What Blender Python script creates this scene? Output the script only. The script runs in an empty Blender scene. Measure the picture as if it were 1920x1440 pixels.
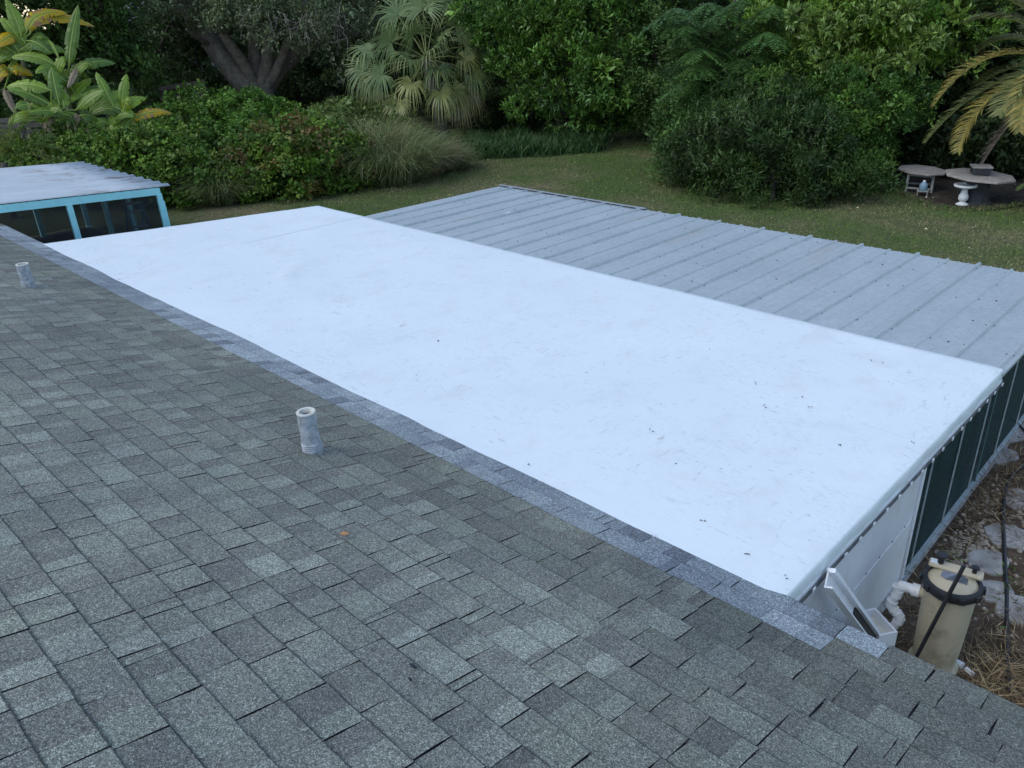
import bpy, math, random
import numpy as np
from mathutils import Vector

random.seed(7)
rng = np.random.default_rng(11)
scene = bpy.context.scene
COL = scene.collection
R_ = math.radians

# ------------------------------------------------------------------ camera
CAM_R = np.array([[0.72087379, -0.27640604, 0.63556328],
                  [0.69165262, 0.34545265, -0.63425478],
                  [-0.04424516, 0.89680665, 0.44020472]])   # rows: world x, y, z in camera axes
CAM_P = np.array([0.0, 0.0, 4.6])
FOC = 1490.0
from mathutils import Matrix
cam_data = bpy.data.cameras.new('camera')
cam = bpy.data.objects.new('camera', cam_data)
COL.objects.link(cam)
M4 = Matrix.Identity(4)
for i in range(3):
    for j in range(3):
        M4[i][j] = CAM_R[i][j]
    M4[i][3] = CAM_P[i]
cam.matrix_world = M4
cam_data.sensor_fit = 'HORIZONTAL'
cam_data.sensor_width = 36.0
cam_data.lens = FOC / 1920 * 36.0
cam_data.clip_start = 0.05
cam_data.clip_end = 2000
scene.camera = cam

# ------------------------------------------------------------------ sky, sun, exposure
SUN_EL, SUN_AZ = 48, 200            # soft overcast light
world = bpy.data.worlds.new('World')
scene.world = world
world.use_nodes = True
wn = world.node_tree
bg = wn.nodes['Background']
sky = wn.nodes.new('ShaderNodeTexSky')
sky.sky_type = 'NISHITA'
sky.sun_disc = False
sky.sun_elevation = R_(SUN_EL)
sky.sun_rotation = R_(SUN_AZ)
sky.air_density = 1.0
sky.dust_density = 0.6
sky.ozone_density = 0.0
wn.links.new(sky.outputs['Color'], bg.inputs['Color'])
bg.inputs['Strength'].default_value = 0.15
sl = bpy.data.lights.new('sun', 'SUN')
sl.energy = 0.65
sl.angle = R_(50)
sl.color = (1.0, 0.99, 0.9)
sun = bpy.data.objects.new('sun', sl)
COL.objects.link(sun)
az = R_(SUN_AZ)
sdir = Vector((math.sin(az) * math.cos(R_(SUN_EL)), math.cos(az) * math.cos(R_(SUN_EL)), math.sin(R_(SUN_EL))))
sun.rotation_euler = sdir.to_track_quat('Z', 'Y').to_euler()
sun.location = (0, -5, 20)
scene.view_settings.view_transform = 'Standard'
scene.view_settings.look = 'None'
scene.view_settings.exposure = 0.85
scene.view_settings.gamma = 1.0
scene.view_settings.use_curve_mapping = False

# ------------------------------------------------------------------ pixel helpers (photo pixels -> world)
def ray(px, py):
    return CAM_R @ np.array([px - 960.0, -(py - 720.0), -FOC])
def G(px, py, z=0.0):
    r = ray(px, py)
    return CAM_P + r * ((z - CAM_P[2]) / r[2])
def P(px, py, d):
    """point on the pixel's ray at horizontal distance d"""
    r = ray(px, py)
    return CAM_P + r * (d / math.hypot(r[0], r[1]))
def PX(px, py, x):
    r = ray(px, py)
    return CAM_P + r * (x / r[0])
def proj(V):
    v = (np.asarray(V) - CAM_P) @ CAM_R
    return np.stack([960 + FOC * v[..., 0] / -v[..., 2], 720 - FOC * v[..., 1] / -v[..., 2], -v[..., 2]], -1)
def nrm(a):
    a = np.asarray(a, float)
    return a / np.maximum(np.linalg.norm(a, axis=-1, keepdims=True), 1e-9)
def vnoise(x, y, s=1.0, seed=0):
    """smooth pseudo noise -1..1"""
    r = np.random.default_rng(seed)
    out = 0
    amp = 0
    for k in range(5):
        f = s * (1.0 + 0.75 * k)
        a = r.uniform(0, 6.28, 3)
        th = r.uniform(0, 6.28)
        w = 1.0 / (1 + 0.5 * k)
        out = out + w * np.sin(f * (x * math.cos(th) + y * math.sin(th)) + a[0] + 1.6 * np.sin(f * 0.6 * (y * math.cos(th) - x * math.sin(th)) + a[1]))
        amp += w
    return out / amp * 1.4

# ------------------------------------------------------------------ materials
MATS = {}
def mat(name, build):
    m = bpy.data.materials.new(name)
    m.use_nodes = True
    nt = m.node_tree
    bs = nt.nodes['Principled BSDF']
    build(nt, bs)
    MATS[name] = m
    return m
def node(nt, t, **kw):
    n = nt.nodes.new(t)
    for k, v in kw.items():
        if k in n.inputs.keys():
            n.inputs[k].default_value = v
        else:
            setattr(n, k, v)
    return n
def ramp(nt, stops):
    n = nt.nodes.new('ShaderNodeValToRGB')
    el = n.color_ramp.elements
    while len(el) < len(stops):
        el.new(0.5)
    for e, (p, c) in zip(el, stops):
        e.position = p
        e.color = (*c, 1) if len(c) == 3 else c
    return n
def mixc(nt, fac, a, b, mode='MIX'):
    n = nt.nodes.new('ShaderNodeMix')
    n.data_type = 'RGBA'
    n.blend_type = mode
    for k, v in ((0, fac), (6, a), (7, b)):
        if isinstance(v, (int, float)):
            n.inputs[k].default_value = v
        elif isinstance(v, tuple):
            n.inputs[k].default_value = (*v, 1)
        else:
            nt.links.new(v, n.inputs[k])
    return n.outputs[2]
def pos(nt):
    return nt.nodes.new('ShaderNodeNewGeometry').outputs['Position']
def noise(nt, scale, detail=3, rough=0.55, vec=None, dist=0.0):
    n = node(nt, 'ShaderNodeTexNoise', Scale=scale, Detail=detail, Roughness=rough, Distortion=dist)
    nt.links.new(vec if vec is not None else pos(nt), n.inputs['Vector'])
    return n.outputs['Fac']
def stretch(nt, sx, sy, sz, rot=0):
    mp = nt.nodes.new('ShaderNodeMapping')
    mp.inputs['Scale'].default_value = (sx, sy, sz)
    mp.inputs['Rotation'].default_value = (0, 0, rot)
    nt.links.new(pos(nt), mp.inputs['Vector'])
    return mp.outputs['Vector']
def bump(nt, bs, h, strength=0.3, dist=0.01):
    b = node(nt, 'ShaderNodeBump', Strength=strength, Distance=dist)
    nt.links.new(h, b.inputs['Height'])
    nt.links.new(b.outputs['Normal'], bs.inputs['Normal'])

def plain(name, col, rough=0.6, var=0.12, scale=6.0, metallic=0.0, spec=0.4, dirt=None, bumpv=0.0):
    def f(nt, bs):
        n1 = noise(nt, scale, 5)
        r = ramp(nt, [(0.3, tuple(max(0, c * (1 - var)) for c in col)), (0.7, tuple(min(1, c * (1 + var)) for c in col))])
        nt.links.new(n1, r.inputs['Fac'])
        out = r.outputs['Color']
        if dirt:
            n2 = noise(nt, scale * 2.3, 6, 0.65)
            r2 = ramp(nt, [(0.52, (0, 0, 0)), (0.72, (1, 1, 1))])
            nt.links.new(n2, r2.inputs['Fac'])
            out = mixc(nt, r2.outputs['Color'], out, dirt)
        nt.links.new(out, bs.inputs['Base Color'])
        bs.inputs['Roughness'].default_value = rough
        bs.inputs['Metallic'].default_value = metallic
        bs.inputs['Specular IOR Level'].default_value = spec
        if bumpv:
            bump(nt, bs, noise(nt, scale * 8, 4), bumpv, 0.01)
    return mat(name, f)

def foliage(name, rough=0.5, trans=0.25, spec=0.3, sat=1.16, val=1.95):
    def f(nt, bs):
        at0 = node(nt, 'ShaderNodeAttribute', attribute_name='col')
        at = node(nt, 'ShaderNodeHueSaturation', Saturation=sat, Value=val, Hue=0.494 if sat > 1 else 0.5)
        nt.links.new(at0.outputs['Color'], at.inputs['Color'])
        nt.links.new(at.outputs['Color'], bs.inputs['Base Color'])
        bs.inputs['Roughness'].default_value = rough
        bs.inputs['Specular IOR Level'].default_value = spec
        tr = nt.nodes.new('ShaderNodeBsdfTranslucent')
        nt.links.new(at.outputs['Color'], tr.inputs['Color'])
        mx = node(nt, 'ShaderNodeMixShader')
        mx.inputs[0].default_value = trans
        nt.links.new(bs.outputs[0], mx.inputs[1])
        nt.links.new(tr.outputs[0], mx.inputs[2])
        nt.links.new(mx.outputs[0], nt.nodes['Material Output'].inputs['Surface'])
    return mat(name, f)
FOL = foliage('foliage')
FOL_G = foliage('foliage_glossy', 0.38, 0.15, 0.45)
FOL_D = foliage('foliage_dry', 0.8, 0.15, 0.1, 1.0, 1.95)

def shingle_mat(nt, bs):
    at = node(nt, 'ShaderNodeAttribute', attribute_name='col')
    # coarse mineral granules: fine and medium speckle
    v = node(nt, 'ShaderNodeTexVoronoi', Scale=265.0)
    nt.links.new(pos(nt), v.inputs['Vector'])
    bw = node(nt, 'ShaderNodeSeparateColor')
    nt.links.new(v.outputs['Color'], bw.inputs['Color'])
    r = ramp(nt, [(0.0, (0.34, 0.34, 0.36)), (0.4, (0.84, 0.84, 0.84)), (0.8, (1.15, 1.15, 1.15)), (0.97, (2.1, 2.13, 2.16))])
    nt.links.new(bw.outputs[0], r.inputs['Fac'])
    c = mixc(nt, 1.0, at.outputs['Color'], r.outputs['Color'], 'MULTIPLY')
    n2 = noise(nt, 60, 4, 0.7)
    r2 = ramp(nt, [(0.3, (0.62, 0.62, 0.62)), (0.7, (1.35, 1.35, 1.35))])
    nt.links.new(n2, r2.inputs['Fac'])
    c = mixc(nt, 1.0, c, r2.outputs['Color'], 'MULTIPLY')
    # large weather stains
    n3 = noise(nt, 1.1, 5, 0.6)
    r3 = ramp(nt, [(0.3, (0.78, 0.8, 0.84)), (0.55, (1, 1, 1)), (0.75, (1.16, 1.16, 1.1))])
    nt.links.new(n3, r3.inputs['Fac'])
    c = mixc(nt, 1.0, c, r3.outputs['Color'], 'MULTIPLY')
    nt.links.new(c, bs.inputs['Base Color'])
    bs.inputs['Roughness'].default_value = 0.85
    bs.inputs['Specular IOR Level'].default_value = 0.25
    bump(nt, bs, bw.outputs[0], 0.7, 0.003)
SHINGLE = mat('shingle_granules', shingle_mat)
ASPH = plain('asphalt_edge', (0.018, 0.018, 0.02), 0.9, 0.2, 30)

def membrane_mat(nt, bs):
    base = noise(nt, 0.7, 4)
    r0 = ramp(nt, [(0.3, (0.70, 0.76, 0.765)), (0.7, (0.75, 0.80, 0.80))])
    nt.links.new(base, r0.inputs['Fac'])
    c = r0.outputs['Color']
    # foot scuffs: short dark strokes, only in trodden patches
    for i, (sx, sy, rot, th, colr, ps) in enumerate([(4, 17, 0.5, 0.635, (0.45, 0.45, 0.46), 1.3), (16, 4, 0.2, 0.645, (0.44, 0.43, 0.42), 1.0), (9, 30, -0.6, 0.665, (0.26, 0.26, 0.28), 0.8), (7, 22, 1.1, 0.64, (0.42, 0.42, 0.43), 1.7)]):
        s = noise(nt, 1.5, 5, 0.62, stretch(nt, sx, sy, 8, rot), 0.9)
        rr = ramp(nt, [(th - 0.05, (0, 0, 0)), (th + 0.1, (1, 1, 1))])
        nt.links.new(s, rr.inputs['Fac'])
        m = noise(nt, ps, 3, 0.5, stretch(nt, 1, 1, 1, i))
        rm = ramp(nt, [(0.42, (0, 0, 0)), (0.62, (0.8, 0.8, 0.8))])
        nt.links.new(m, rm.inputs['Fac'])
        k = mixc(nt, 1.0, rr.outputs['Color'], rm.outputs['Color'], 'MULTIPLY')
        c = mixc(nt, k, c, colr)
    # thin squiggly scuff lines inside a few trodden patches
    sq = noise(nt, 9.0, 3, 0.55, stretch(nt, 1.0, 1.6, 1, 0.4), 1.6)
    rq = ramp(nt, [(0.485, (0, 0, 0)), (0.5, (1, 1, 1)), (0.515, (0, 0, 0))])
    nt.links.new(sq, rq.inputs['Fac'])
    mq = noise(nt, 2.4, 4, 0.6)
    rm2 = ramp(nt, [(0.56, (0, 0, 0)), (0.68, (0.55, 0.55, 0.55))])
    nt.links.new(mq, rm2.inputs['Fac'])
    kq = mixc(nt, 1.0, rq.outputs['Color'], rm2.outputs['Color'], 'MULTIPLY')
    c = mixc(nt, kq, c, (0.36, 0.36, 0.37))
    # faint tan smears
    d = noise(nt, 2.2, 6, 0.65, stretch(nt, 1.2, 0.8, 1, 0.3))
    rd = ramp(nt, [(0.52, (0, 0, 0)), (0.8, (0.5, 0.5, 0.5))])
    nt.links.new(d, rd.inputs['Fac'])
    c = mixc(nt, rd.outputs['Color'], c, (0.60, 0.585, 0.56))
    nt.links.new(c, bs.inputs['Base Color'])
    bs.inputs['Roughness'].default_value = 0.55
    bs.inputs['Specular IOR Level'].default_value = 0.3
    bump(nt, bs, noise(nt, 3.0, 4, 0.5), 0.10, 0.03)
MEMB = mat('white_membrane', membrane_mat)

def galv_mat(nt, bs):
    v = node(nt, 'ShaderNodeTexVoronoi', Scale=26.0)
    nt.links.new(pos(nt), v.inputs['Vector'])
    sep = node(nt, 'ShaderNodeSeparateColor')
    nt.links.new(v.outputs['Color'], sep.inputs['Color'])
    n1 = noise(nt, 1.2, 5, 0.6, stretch(nt, 1.2, 0.5, 1))
    r1 = ramp(nt, [(0.25, (0.385, 0.43, 0.44)), (0.75, (0.485, 0.525, 0.53))])
    nt.links.new(n1, r1.inputs['Fac'])
    rv = ramp(nt, [(0, (0.93, 0.93, 0.93)), (1, (1.06, 1.06, 1.06))])
    nt.links.new(sep.outputs[0], rv.inputs['Fac'])
    c = mixc(nt, 1.0, r1.outputs['Color'], rv.outputs['Color'], 'MULTIPLY')
    n2 = noise(nt, 1.1, 4, 0.6, stretch(nt, 1.5, 0.28, 1, 0.06))
    r2 = ramp(nt, [(0.62, (0, 0, 0)), (0.8, (0.55, 0.55, 0.55))])
    nt.links.new(n2, r2.inputs['Fac'])
    c = mixc(nt, r2.outputs['Color'], c, (0.42, 0.36, 0.27))
    n3 = noise(nt, 9, 5, 0.7)
    r3 = ramp(nt, [(0.66, (0, 0, 0)), (0.75, (0.7, 0.7, 0.7))])
    nt.links.new(n3, r3.inputs['Fac'])
    c = mixc(nt, r3.outputs['Color'], c, (0.5, 0.52, 0.53))
    nt.links.new(c, bs.inputs['Base Color'])
    bs.inputs['Metallic'].default_value = 0.25
    bs.inputs['Roughness'].default_value = 0.6
GALV = mat('galvanised_sheet', galv_mat)

def porch_roof_mat(nt, bs):
    n1 = noise(nt, 1.3, 5, 0.6, stretch(nt, 3, 0.6, 1))
    r1 = ramp(nt, [(0.3, (0.46, 0.50, 0.51)), (0.7, (0.56, 0.595, 0.60))])
    nt.links.new(n1, r1.inputs['Fac'])
    n2 = noise(nt, 2.2, 6, 0.7, stretch(nt, 3, 0.7, 1))
    r2 = ramp(nt, [(0.52, (0, 0, 0)), (0.64, (1, 1, 1))])
    nt.links.new(n2, r2.inputs['Fac'])
    sx = node(nt, 'ShaderNodeSeparateXYZ'); nt.links.new(pos(nt), sx.inputs[0])
    mr = node(nt, 'ShaderNodeMapRange'); nt.links.new(sx.outputs['Y'], mr.inputs['Value'])
    mr.inputs['From Min'].default_value = 4.3; mr.inputs['From Max'].default_value = 6.3
    k2 = mixc(nt, 1.0, r2.outputs['Color'], mr.outputs['Result'], 'MULTIPLY')
    c = mixc(nt, k2, r1.outputs['Color'], (0.24, 0.165, 0.11))
    nt.links.new(c, bs.inputs['Base Color'])
    bs.inputs['Roughness'].default_value = 0.55
PROOF = mat('porch_roof_sheet', porch_roof_mat)

def ground_mat(nt, bs):
    n1 = noise(nt, 0.45, 5, 0.6)
    r1 = ramp(nt, [(0.32, (0.075, 0.10, 0.036)), (0.55, (0.10, 0.11, 0.05)), (0.72, (0.17, 0.14, 0.085))])
    nt.links.new(n1, r1.inputs['Fac'])
    n2 = noise(nt, 7, 6, 0.7)
    r2 = ramp(nt, [(0.3, (0.6, 0.6, 0.6)), (0.7, (1.35, 1.35, 1.35))])
    nt.links.new(n2, r2.inputs['Fac'])
    c = mixc(nt, 1.0, r1.outputs['Color'], r2.outputs['Color'], 'MULTIPLY')
    nt.links.new(c, bs.inputs['Base Color'])
    bs.inputs['Roughness'].default_value = 0.95
    bs.inputs['Specular IOR Level'].default_value = 0.1
    bump(nt, bs, n2, 0.5, 0.03)
GROUND = mat('lawn_soil', ground_mat)
MULCH = plain('mulch_soil', (0.085, 0.062, 0.045), 0.95, 0.5, 5, spec=0.1, dirt=(0.15, 0.13, 0.1), bumpv=0.8)
SHADE_SOIL = plain('shade_dark_soil', (0.045, 0.037, 0.03), 0.95, 0.5, 6, spec=0.1, dirt=(0.08, 0.068, 0.055), bumpv=0.8)  # soil tone with the tree shade painted into it
CONC = plain('concrete', (0.36, 0.35, 0.33), 0.9, 0.25, 7, dirt=(0.16, 0.15, 0.13), bumpv=0.4)
STONE = plain('slab_stone', (0.33, 0.32, 0.30), 0.9, 0.35, 6, dirt=(0.11, 0.095, 0.07), bumpv=0.5)
PEBB = plain('pebble', (0.36, 0.315, 0.25), 0.9, 0.45, 30)
WPAINT = plain('white_paint', (0.74, 0.75, 0.76), 0.5, 0.05, 4, dirt=(0.55, 0.53, 0.5))
WPANEL = plain('white_panel', (0.70, 0.71, 0.72), 0.45, 0.06, 2.0, dirt=(0.62, 0.61, 0.59))
ALU = plain('white_aluminium', (0.40, 0.46, 0.46), 0.45, 0.12, 9, dirt=(0.3, 0.34, 0.33))
GREENAL = plain('green_aluminium', (0.06, 0.13, 0.12), 0.5, 0.2, 9)
BAR = plain('termination_bar', (0.1, 0.105, 0.11), 0.5, 0.5, 14)
AQUA = plain('aqua_paint', (0.36, 0.78, 0.82), 0.5, 0.05, 4, dirt=(0.30, 0.68, 0.72))
PVC = plain('white_pvc', (0.74, 0.75, 0.75), 0.4, 0.06, 8, dirt=(0.6, 0.57, 0.5))
LEAD = plain('grey_lead', (0.30, 0.335, 0.36), 0.7, 0.35, 18, dirt=(0.48, 0.5, 0.5))
CREAM = plain('cream_rim', (0.62, 0.6, 0.52), 0.7, 0.2, 20)
TANK = plain('tan_plastic', (0.42, 0.37, 0.26), 0.5, 0.12, 3, dirt=(0.27, 0.23, 0.16))
BLACKP = plain('black_plastic', (0.02, 0.021, 0.023), 0.45, 0.3, 9)
LABELM = plain('grey_sticker', (0.17, 0.19, 0.22), 0.5, 0.3, 60)
LABELW = plain('white_sticker', (0.6, 0.63, 0.66), 0.5, 0.2, 60)
WOODW = plain('weathered_wood', (0.17, 0.15, 0.125), 0.9, 0.35, 12, dirt=(0.08, 0.07, 0.06))
TABLEM = plain('painted_table', (0.31, 0.275, 0.24), 0.85, 0.25, 8, dirt=(0.2, 0.185, 0.16))
TABLEL = plain('painted_leg', (0.32, 0.325, 0.30), 0.8, 0.2, 8, dirt=(0.2, 0.19, 0.17))
DARKC = plain('dark_concrete', (0.035, 0.038, 0.042), 0.95, 0.3, 9)
BATHM = plain('white_concrete', (0.60, 0.61, 0.60), 0.8, 0.12, 12, dirt=(0.36, 0.36, 0.33))
BLUEP = plain('blue_plastic', (0.20, 0.30, 0.38), 0.4, 0.2, 8)
STEELB = plain('ladder_blue', (0.05, 0.16, 0.26), 0.5, 0.2, 8)
GREY = plain('grey_metal', (0.33, 0.35, 0.36), 0.5, 0.2, 9)
RUST = plain('rust_brown', (0.07, 0.05, 0.04), 0.9, 0.3, 12)
SCREW = plain('screw_dark', (0.045, 0.05, 0.055), 0.6, 0.3, 40)
HOUSEW = plain('house_wall', (0.55, 0.54, 0.5), 0.8, 0.1, 3)
FARHOUSE = plain('far_house_wall', (0.78, 0.78, 0.76), 0.8, 0.05, 2)
OAKBARK = plain('oak_bark', (0.14, 0.12, 0.10), 0.95, 0.4, 5, dirt=(0.08, 0.068, 0.057), bumpv=1.0)
BARK = plain('dark_bark', (0.06, 0.05, 0.042), 0.95, 0.4, 7, bumpv=0.8)
PALMT = plain('palm_trunk', (0.085, 0.075, 0.065), 0.95, 0.4, 9, bumpv=1.0)
LEAFO = plain('orange_leaf', (0.34, 0.18, 0.075), 0.7, 0.3, 40)

def screen_mat(name, col, alpha):
    def f(nt, bs):
        n1 = noise(nt, 2.0, 5, 0.6, stretch(nt, 3, 3, 0.6))
        r = ramp(nt, [(0.3, tuple(c * 0.7 for c in col)), (0.7, tuple(c * 1.4 for c in col))])
        nt.links.new(n1, r.inputs['Fac'])
        nt.links.new(r.outputs['Color'], bs.inputs['Base Color'])
        bs.inputs['Roughness'].default_value = 0.8
        bs.inputs['Specular IOR Level'].default_value = 0.2
        tr = nt.nodes.new('ShaderNodeBsdfTransparent')
        mx = node(nt, 'ShaderNodeMixShader')
        mx.inputs[0].default_value = alpha
        nt.links.new(tr.outputs[0], mx.inputs[1])
        nt.links.new(bs.outputs[0], mx.inputs[2])
        nt.links.new(mx.outputs[0], nt.nodes['Material Output'].inputs['Surface'])
    return mat(name, f)
SCRG = screen_mat('green_screen_mesh', (0.012, 0.035, 0.034), 0.82)
SCRB = screen_mat('grey_screen_mesh', (0.025, 0.03, 0.033), 0.62)

# ------------------------------------------------------------------ object helpers
def tag(o, label=None, cat=None, group=None, kind=None):
    if label: o['label'] = label
    if cat: o['category'] = cat
    if group: o['group'] = group
    if kind: o['kind'] = kind
    return o
def thing(name, loc, label, cat, group=None):
    o = bpy.data.objects.new(name, None)
    o.empty_display_size = 0.2
    o.location = tuple(float(v) for v in loc)
    COL.objects.link(o)
    return tag(o, label, cat, group)
def offset(o):
    v = np.zeros(3)
    while o is not None:
        v = v + np.array(o.location)
        o = o.parent
    return v
def link(name, me, parent=None, kind=None):
    o = bpy.data.objects.new(name, me)
    COL.objects.link(o)
    if parent is not None:
        o.parent = parent
    if kind: o['kind'] = kind
    return o

class B:
    """collects world-space geometry for ONE mesh"""
    def __init__(s):
        s.v = []; s.f = []; s.c = []; s.m = []
    def add(s, vs, fs, col=(1, 1, 1), mi=0):
        b = len(s.v)
        s.v.extend([tuple(map(float, p)) for p in vs])
        for i, f in enumerate(fs):
            s.f.append(tuple(b + k for k in f))
            s.c.append(col)
            s.m.append(mi)
        return s
    def box(s, c, size, ax=None, col=(1, 1, 1), mi=0, taper=1.0):
        c = np.array(c, float); h = np.array(size, float) / 2
        A = np.eye(3) if ax is None else np.array(ax, float)
        vs = []
        for dz in (-1, 1):
            k = 1.0 if dz < 0 else taper
            for dx, dy in ((-1, -1), (1, -1), (1, 1), (-1, 1)):
                vs.append(c + A[0] * dx * h[0] * k + A[1] * dy * h[1] * k + A[2] * dz * h[2])
        return s.add(vs, [(3, 2, 1, 0), (4, 5, 6, 7), (0, 1, 5, 4), (1, 2, 6, 5), (2, 3, 7, 6), (3, 0, 4, 7)], col, mi)
    def beam(s, a, b, w, h, col=(1, 1, 1), mi=0, up=(0, 0, 1)):
        a = np.array(a, float); b = np.array(b, float)
        d = b - a; L = np.linalg.norm(d); d = d / L
        up = np.array(up, float)
        if abs(d @ up) > 0.97: up = np.array([1.0, 0, 0])
        sd = nrm(np.cross(d, up)); u2 = np.cross(sd, d)
        return s.box((a + b) / 2, (w, L, h), (sd, d, u2), col, mi)
    def tube(s, pts, rad, n=10, caps=True, col=(1, 1, 1), mi=0):
        pts = np.array(pts, float)
        m = len(pts)
        rad = np.full(m, rad, float) if np.isscalar(rad) else np.array(rad, float)
        tg = nrm(np.gradient(pts, axis=0))
        ref = np.array([0, 0, 1.0]) if abs(tg[0][2]) < 0.9 else np.array([1.0, 0, 0])
        sd = nrm(np.cross(tg[0], ref))
        vs = []
        for i in range(m):
            sd = nrm(sd - tg[i] * (sd @ tg[i]))
            w = np.cross(tg[i], sd)
            for k in range(n):
                a = 2 * math.pi * k / n
                vs.append(pts[i] + rad[i] * (math.cos(a) * sd + math.sin(a) * w))
        fs = [(i * n + k, i * n + (k + 1) % n, (i + 1) * n + (k + 1) % n, (i + 1) * n + k) for i in range(m - 1) for k in range(n)]
        if caps:
            fs += [tuple(range(n - 1, -1, -1)), tuple((m - 1) * n + k for k in range(n))]
        return s.add(vs, fs, col, mi)
    def lathe(s, c, prof, n=24, col=(1, 1, 1), mi=0, caps=True, ax=None):
        """prof: (radius, height) list, closed at the ends where radius is 0"""
        c = np.array(c, float)
        A = np.eye(3) if ax is None else np.array(ax, float)
        vs = []
        for r, h in prof:
            for k in range(n):
                a = 2 * math.pi * k / n
                vs.append(c + A[0] * r * math.cos(a) + A[1] * r * math.sin(a) + A[2] * h)
        m = len(prof)
        fs = [(i * n + k, i * n + (k + 1) % n, (i + 1) * n + (k + 1) % n, (i + 1) * n + k) for i in range(m - 1) for k in range(n)]
        if caps and prof[0][0] > 1e-4: fs.append(tuple(range(n - 1, -1, -1)))
        if caps and prof[-1][0] > 1e-4: fs.append(tuple((m - 1) * n + k for k in range(n)))
        return s.add(vs, fs, col, mi)
    def prism(s, poly, z0, z1, col=(1, 1, 1), mi=0):
        n = len(poly)
        vs = [(p[0], p[1], p[2] + z0 if len(p) > 2 else z0) for p in poly] + [(p[0], p[1], p[2] + z1 if len(p) > 2 else z1) for p in poly]
        fs = [tuple(range(n - 1, -1, -1)), tuple(range(n, 2 * n))] + [(k, (k + 1) % n, n + (k + 1) % n, n + k) for k in range(n)]
        return s.add(vs, fs, col, mi)
    def build(s, name, mats, parent=None, smooth=False, kind=None, bevel=0.0):
        me = bpy.data.meshes.new(name)
        off = offset(parent)
        me.from_pydata([tuple(np.array(p) - off) for p in s.v], [], s.f)
        mats = mats if isinstance(mats, (list, tuple)) else [mats]
        for m in mats: me.materials.append(m)
        if len(mats) > 1: me.polygons.foreach_set('material_index', np.array(s.m, np.int32))
        at = me.attributes.new('col', 'FLOAT_COLOR', 'FACE')
        c = np.ones((len(s.f), 4), np.float32); c[:, :3] = np.array(s.c)
        at.data.foreach_set('color', c.ravel())
        if smooth:
            me.polygons.foreach_set('use_smooth', np.ones(len(s.f), bool))
        me.update()
        o = link(name, me, parent, kind)
        if smooth:
            md = o.modifiers.new('split', 'EDGE_SPLIT'); md.split_angle = R_(38)
        if bevel:
            md = o.modifiers.new('bevel', 'BEVEL'); md.width = bevel; md.segments = 2; md.limit_method = 'ANGLE'
        return o

def npmesh(name, V, nper, cols, material, parent=None, kind=None, faces=None, smooth=False):
    """V: (N*nper,3) vertices; one n-gon per nper vertices, or quads from 'faces' (index array)"""
    off = offset(parent)
    V = (np.asarray(V, np.float64) - off).astype(np.float32)
    me = bpy.data.meshes.new(name)
    if faces is None:
        nf = len(V) // nper
        idx = np.arange(len(V), dtype=np.int32)
        k = nper
    else:
        nf = len(faces); idx = np.asarray(faces, np.int32).ravel(); k = faces.shape[1]
    me.vertices.add(len(V)); me.vertices.foreach_set('co', V.ravel())
    me.loops.add(nf * k); me.loops.foreach_set('vertex_index', idx)
    me.polygons.add(nf)
    me.polygons.foreach_set('loop_start', np.arange(0, nf * k, k, dtype=np.int32))
    me.materials.append(material)
    c = np.ones((nf, 4), np.float32); c[:, :3] = np.clip(cols, 0.002, 1)
    at = me.attributes.new('col', 'FLOAT_COLOR', 'FACE')
    at.data.foreach_set('color', c.ravel())
    if smooth: me.polygons.foreach_set('use_smooth', np.ones(nf, bool))
    me.update(calc_edges=True)
    return link(name, me, parent, kind)

def leaves(name, base, axis, normal, L, W, cols, material, parent, kind=None, bend=0.15, wpos=0.45):
    """kite-shaped folded leaves, one quad each"""
    n = len(base)
    axis = nrm(axis)
    side = nrm(np.cross(axis, normal))
    up = np.cross(side, axis)
    L = np.broadcast_to(np.asarray(L, float).reshape(-1, 1) if np.ndim(L) else np.full((n, 1), L), (n, 1))
    W = np.broadcast_to(np.asarray(W, float).reshape(-1, 1) if np.ndim(W) else np.full((n, 1), W), (n, 1))
    mid = base + axis * L * wpos + up * W * bend
    V = np.stack([base, mid + side * W / 2, base + axis * L - up * L * bend * 0.6, mid - side * W / 2], 1).reshape(-1, 3)
    return npmesh(name, V, 4, cols, material, parent, kind)

def rsphere(n):
    return nrm(rng.normal(size=(n, 3)))

def palette_pick(pal, n, jit=0.25):
    pal = np.array(pal, float)
    c = pal[rng.integers(0, len(pal), n)]
    k = np.clip(np.exp(rng.normal(0, jit, (n, 1))), 0.55, 1.4)
    return c * k

def crown_points(lobes, n, inner=0.6, rough=0.2, zmin=0.05, seed=0):
    """clump centres near the surface of noisy ellipsoids; returns positions and outward directions"""
    w = np.array([(r[0] * r[1] + r[1] * r[2] + r[0] * r[2]) for _, r in lobes]); w = w / w.sum()
    li = rng.choice(len(lobes), n, p=w)
    cs = np.array([l[0] for l in lobes])[li]; rs = np.array([l[1] for l in lobes])[li]
    d = rsphere(n)
    az = np.arctan2(d[:, 1], d[:, 0])
    wob = 1 + rough * (np.sin(3.1 * az + li * 1.7 + 4 * d[:, 2] + seed) * 0.5 + np.sin(5.3 * az - 6 * d[:, 2] + li * 2.9) * 0.35 + rng.normal(0, 0.35, n) * 0.6)
    rad = (inner + (1 - inner) * np.sqrt(rng.random(n))) * wob
    p = cs + d * rs * rad[:, None]
    out = nrm(d / rs)
    k = p[:, 2] > zmin
    return p[k], out[k], li[k]

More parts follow.
